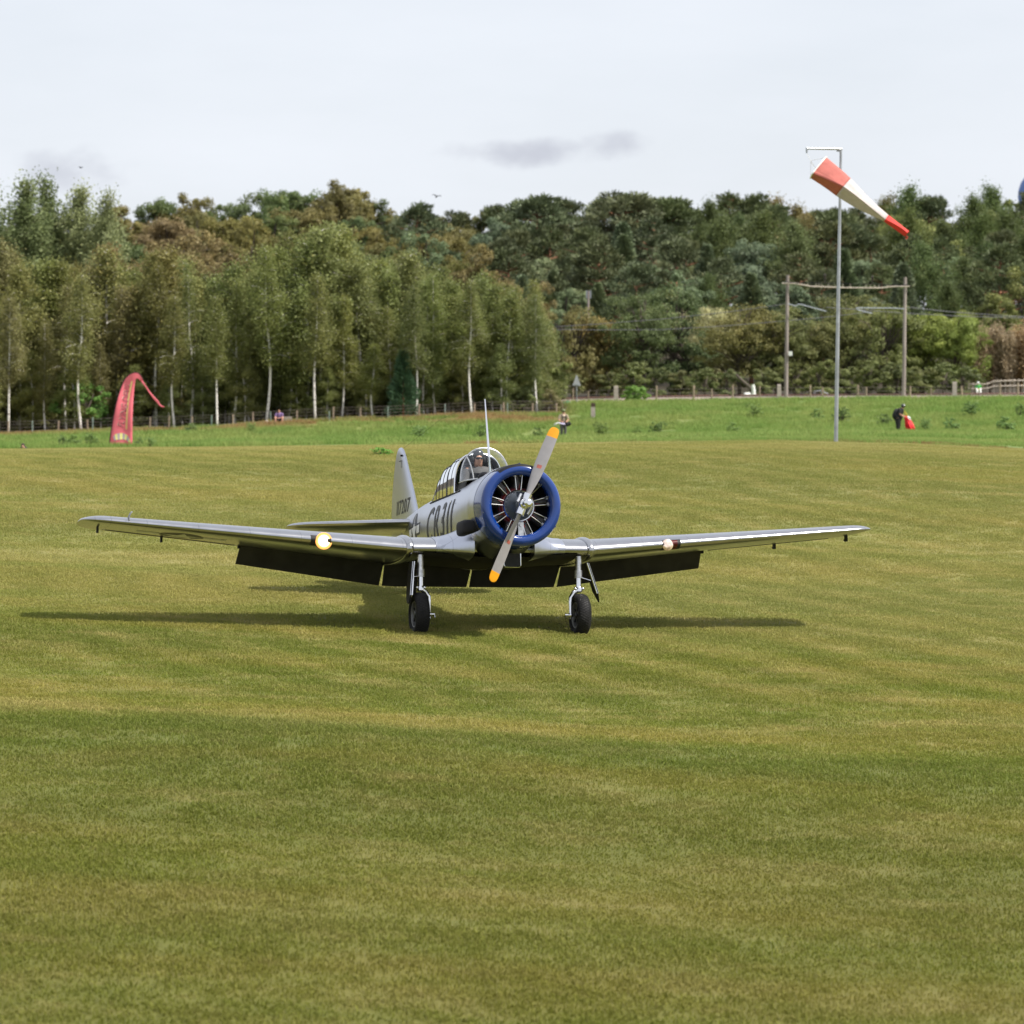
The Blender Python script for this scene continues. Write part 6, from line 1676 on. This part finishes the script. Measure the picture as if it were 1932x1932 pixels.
# ---- railway
M_BALLAST = mat('ballast', (0.20, 0.155, 0.13), 0.9, noise=(5, .45), bump=(9, .9)); M_RAIL = mat('rusty_rail', (0.11, 0.055, 0.04), 0.6, .4, noise=(5, .3))
cols = list(range(1040, 2240, 30)); rows = []
for px in cols:
    x = (px - 966)*272/FPX; row = []
    for dy, dz in ((-2.6, -.05), (-1.7, .20), (1.7, .20), (2.6, -.05)): row.append((x, 272 + dy, gzf(x, 272 + dy) + dz))
    rows.append(row)
mb = MB(); mb.loft(rows, closed=False); bo = mb.build('railway_ballast', M_BALLAST, None); tag(bo, 'strip of brown railway ballast', kind='structure')
for i, dy in enumerate((-.75, .75)):
    mb = MB(); mb.tube([(x_[1][0], 272 + dy, x_[1][2] + .10) for x_ in rows], .07, 4); o = mb.build('rail', M_RAIL, bo)
PD = 270.0
pt = empty('railway_portal', P(1594, 752, PD), 'two-post overhead line portal with sagging cross beam over the railway', 'portal'); fo = pt.location
def pp(px, py, d=PD): return tuple(P(px, py, d) - fo)
for xt, yt, xb, yb in ((1486, 519, 1483, 756), (1707.8, 523, 1705, 754)):
    mb = MB(); mb.tube([pp(xb, yb), pp((xt+xb)/2, (yt+yb)/2), pp(xt, yt)], [.155, .135, .12], 12); mb.build('post', M_POLE, pt)
mb = MB(); mb.tube([pp(1478, 532.5, PD-.2), pp(1597, 535.5, PD-.2), pp(1714, 538, PD-.2)], .028, 6); mb.build('top_chord', M_BLACKP, pt)
mb = MB(); mb.tube([pp(1475.7, 534.5, PD-.2), pp(1500, 535, PD-.2), pp(1530, 540.5, PD-.2), pp(1597, 543, PD-.2), pp(1660, 543.5, PD-.2), pp(1690, 540.5, PD-.2), pp(1716.4, 540.5, PD-.2)], .055, 8); mb.build('bottom_pipe', M_RAILW, pt)
for px in (1512, 1524, 1540, 1545, 1550, 1563, 1590, 1604, 1634, 1642, 1650, 1658, 1674):
    yb = float(np.interp(px, [1500, 1530, 1597, 1660, 1690], [535, 540.5, 543, 543.5, 540.5])); yt = float(np.interp(px, [1478, 1714], [532.5, 538]))
    mb = MB(); mb.tube([pp(px, yb, PD-.2), pp(px, yt, PD-.2)], .03, 5); mb.build('hanger', M_RAILW, pt)
for px, y0, y1 in ((1556.5, 516.5, 534), (1646, 520, 536)):
    b_ = Vector(pp(px, y1, PD-.2)); t_ = Vector(pp(px, y0, PD-.2)); h_ = (t_-b_).length; prof = [(0, .03), (h_*.35, .03)]
    for q in range(5): prof += [(h_*(.4 + q*.11), .10), (h_*(.45 + q*.11), .05)]
    prof += [(h_*.95, .05), (h_, .02)]
    mb = MB(); mb.lathe(prof, c=tuple(b_), axis='z', n=10, caps=(True, True)); mb.build('insulator', mat('insulator_brown', (.045, .03, .025), .25) if px < 1600 else bpy.data.materials['insulator_brown'], pt)
for nm, pts_ in (('bracket_arm', [(1487, 573.5), (1496, 576), (1501, 577.5)]), ('bracket_arm', [(1501, 578), (1506, 574), (1511, 574.5), (1559, 587.5)]), ('bracket_arm', [(1706, 583), (1690, 581.5), (1615, 581)]), ('bracket_arm', [(1615, 582), (1620, 585.5), (1646, 591.5)])):
    mb = MB(); mb.tube([pp(a, b, PD-.3) for a, b in pts_], .045, 7); mb.build(nm, M_GALV, pt)
mb = MB(); mb.box(pp(1491.3, 667, PD-.25), (.28, .2, .34)); mb.build('switch_box', M_WHITE, pt, smooth=False)
def wire(pts_, lab, d0=PD):
    base = P(*pts_[0], d0); mb = MB(); mb.tube([tuple(P(a, b, d0) - base) for a, b in pts_], .02, 4); o = mb.build('overhead_wire', mat('line_wire', (.16, .16, .18), .5, .5) if 'line_wire' not in bpy.data.materials else bpy.data.materials['line_wire'], None, loc=base); tag(o, lab, 'wire', 'overhead line wires')
wire([(1040, 617), (1120, 612), (1250, 602), (1380, 588), (1485, 573)], 'upper overhead wire running left from the portal post')
wire([(1040, 621.5), (1130, 622.5), (1250, 622), (1380, 614), (1500, 604), (1580, 596), (1646, 588)], 'lower overhead wire crossing behind the left portal post')
wire([(1559, 580), (1620, 584), (1706, 591), (1820, 597), (1980, 601)], 'long overhead wire running right past the right portal post')
wire([(1707, 579), (1800, 589), (1900, 596), (1980, 599.5)], 'upper overhead wire leaving the right portal post')
p_ = P(1110, 640, 322); p_.z = gzf(p_.x, 322); fm = empty('line_pole', p_, 'distant line pole with insulators above the rust-orange tree', 'pole')
f1 = lambda x, y: tuple(P(x, y, 322) - p_)
mb = MB(); mb.tube([f1(1110.5, 752), f1(1110, 549)], [.12, .09], 8); mb.build('post', M_POLE, fm)
for y_ in (551, 556): mb = MB(); mb.tube([f1(1106.5, y_), f1(1114.5, y_)], .05, 5); mb.build('cross_arm', M_GALV, fm)
mb = MB(); mb.tube([f1(1107, 548), f1(1107, 563)], .06, 6); mb.build('insulator', M_GALV, fm); mb = MB(); mb.tube([f1(1114, 548), f1(1114, 563)], .06, 6); mb.build('insulator', M_GALV, fm)
# ---- balloon edge and birds
bc = P(1967, 370, 620); M_BAL = mat('balloon_blue', (0.085, 0.17, 0.42), 0.5, noise=(.5, .1))
bo_ = empty('balloon', bc, 'round blue balloon just showing above the trees at the right edge', 'balloon')
NG = 16; rb_ = 45*620/FPX
for k in range(NG):
    mb = MB(); rows = []
    for i in range(13):
        a = math.pi*i/12; rr_ = rb_*math.sin(a)**.9 if 0 < i < 12 else .02; z_ = rb_*1.12*math.cos(a) - (.25*rb_*max(0, -math.cos(a))**2)
        rows.append([(rr_*(1 + .03*math.sin(math.pi*q))*math.cos(2*math.pi*(k+q)/NG), rr_*(1 + .03*math.sin(math.pi*q))*math.sin(2*math.pi*(k+q)/NG), z_) for q in (0, .33, .67, 1)])
    mb.loft(rows, closed=False); mb.build('gore', M_BAL, bo_)
def bird(px, py, d, span, lab, rot):
    p_ = P(px, py, d); b_ = empty('bird', p_, lab, 'bird'); b_.rotation_euler = (0, rot, 0)
    mb = MB(); mb.tube([(-.28, 0, -.02), (-.1, 0, 0), (.12, 0, .02), (.26, 0, .03)], [.02, .07, .06, .015], 8); mb.build('body', M_BLACKP, b_)
    for s in (-1, 1):
        mb = MB(); mb.loft([[(.08, s*.04, .03), (-.10, s*.04, .03), (-.10, s*.04, .02), (.08, s*.04, .02)], [(.16, s*span*.25, .14), (-.05, s*span*.25, .13), (-.05, s*span*.25, .12), (.16, s*span*.25, .13)], [(.02, s*span*.5, .10), (-.02, s*span*.5, .10), (-.02, s*span*.5, .095), (.02, s*span*.5, .095)]]); o = mb.build('wing', M_BLACKP, b_)
    b_.rotation_euler = (R(10), rot, R(70)); b_.scale = (span,)*3
bird(152, 316.5, 260, .7, 'small dark bird flying above the left poplars', .1)
bird(824, 371, 300, .95, 'dark bird gliding over the dip in the skyline', -.35)
# ---- clods thrown up by the right wheel
cl = PLANE_M @ Vector((GX_ - .1, 1.29, -1.93)); rgc = np.random.default_rng(21); mb = MB()
for i in range(170):
    t = rgc.random(); x = -.12 - abs(rgc.normal(0, .28)) ; y = rgc.normal(.1, .25); z = abs(rgc.normal(0, .16)) + .02
    if z > .45: z *= .5
    s_ = rgc.uniform(.003, .010) if z > .05 else rgc.uniform(.004, .014)
    o3 = rgc.normal(size=(4, 3))*s_; mb.add([(x + a, y + b, z + c) for a, b, c in o3], [(0, 1, 2), (0, 2, 3), (0, 3, 1), (1, 3, 2)])
o = mb.build('soil_clods', mat('soil', (.05, .035, .022), .9, noise=(10, .4)), None, smooth=False, loc=cl); tag(o, 'spray of soil crumbs thrown up beside the right main wheel', kind='stuff')
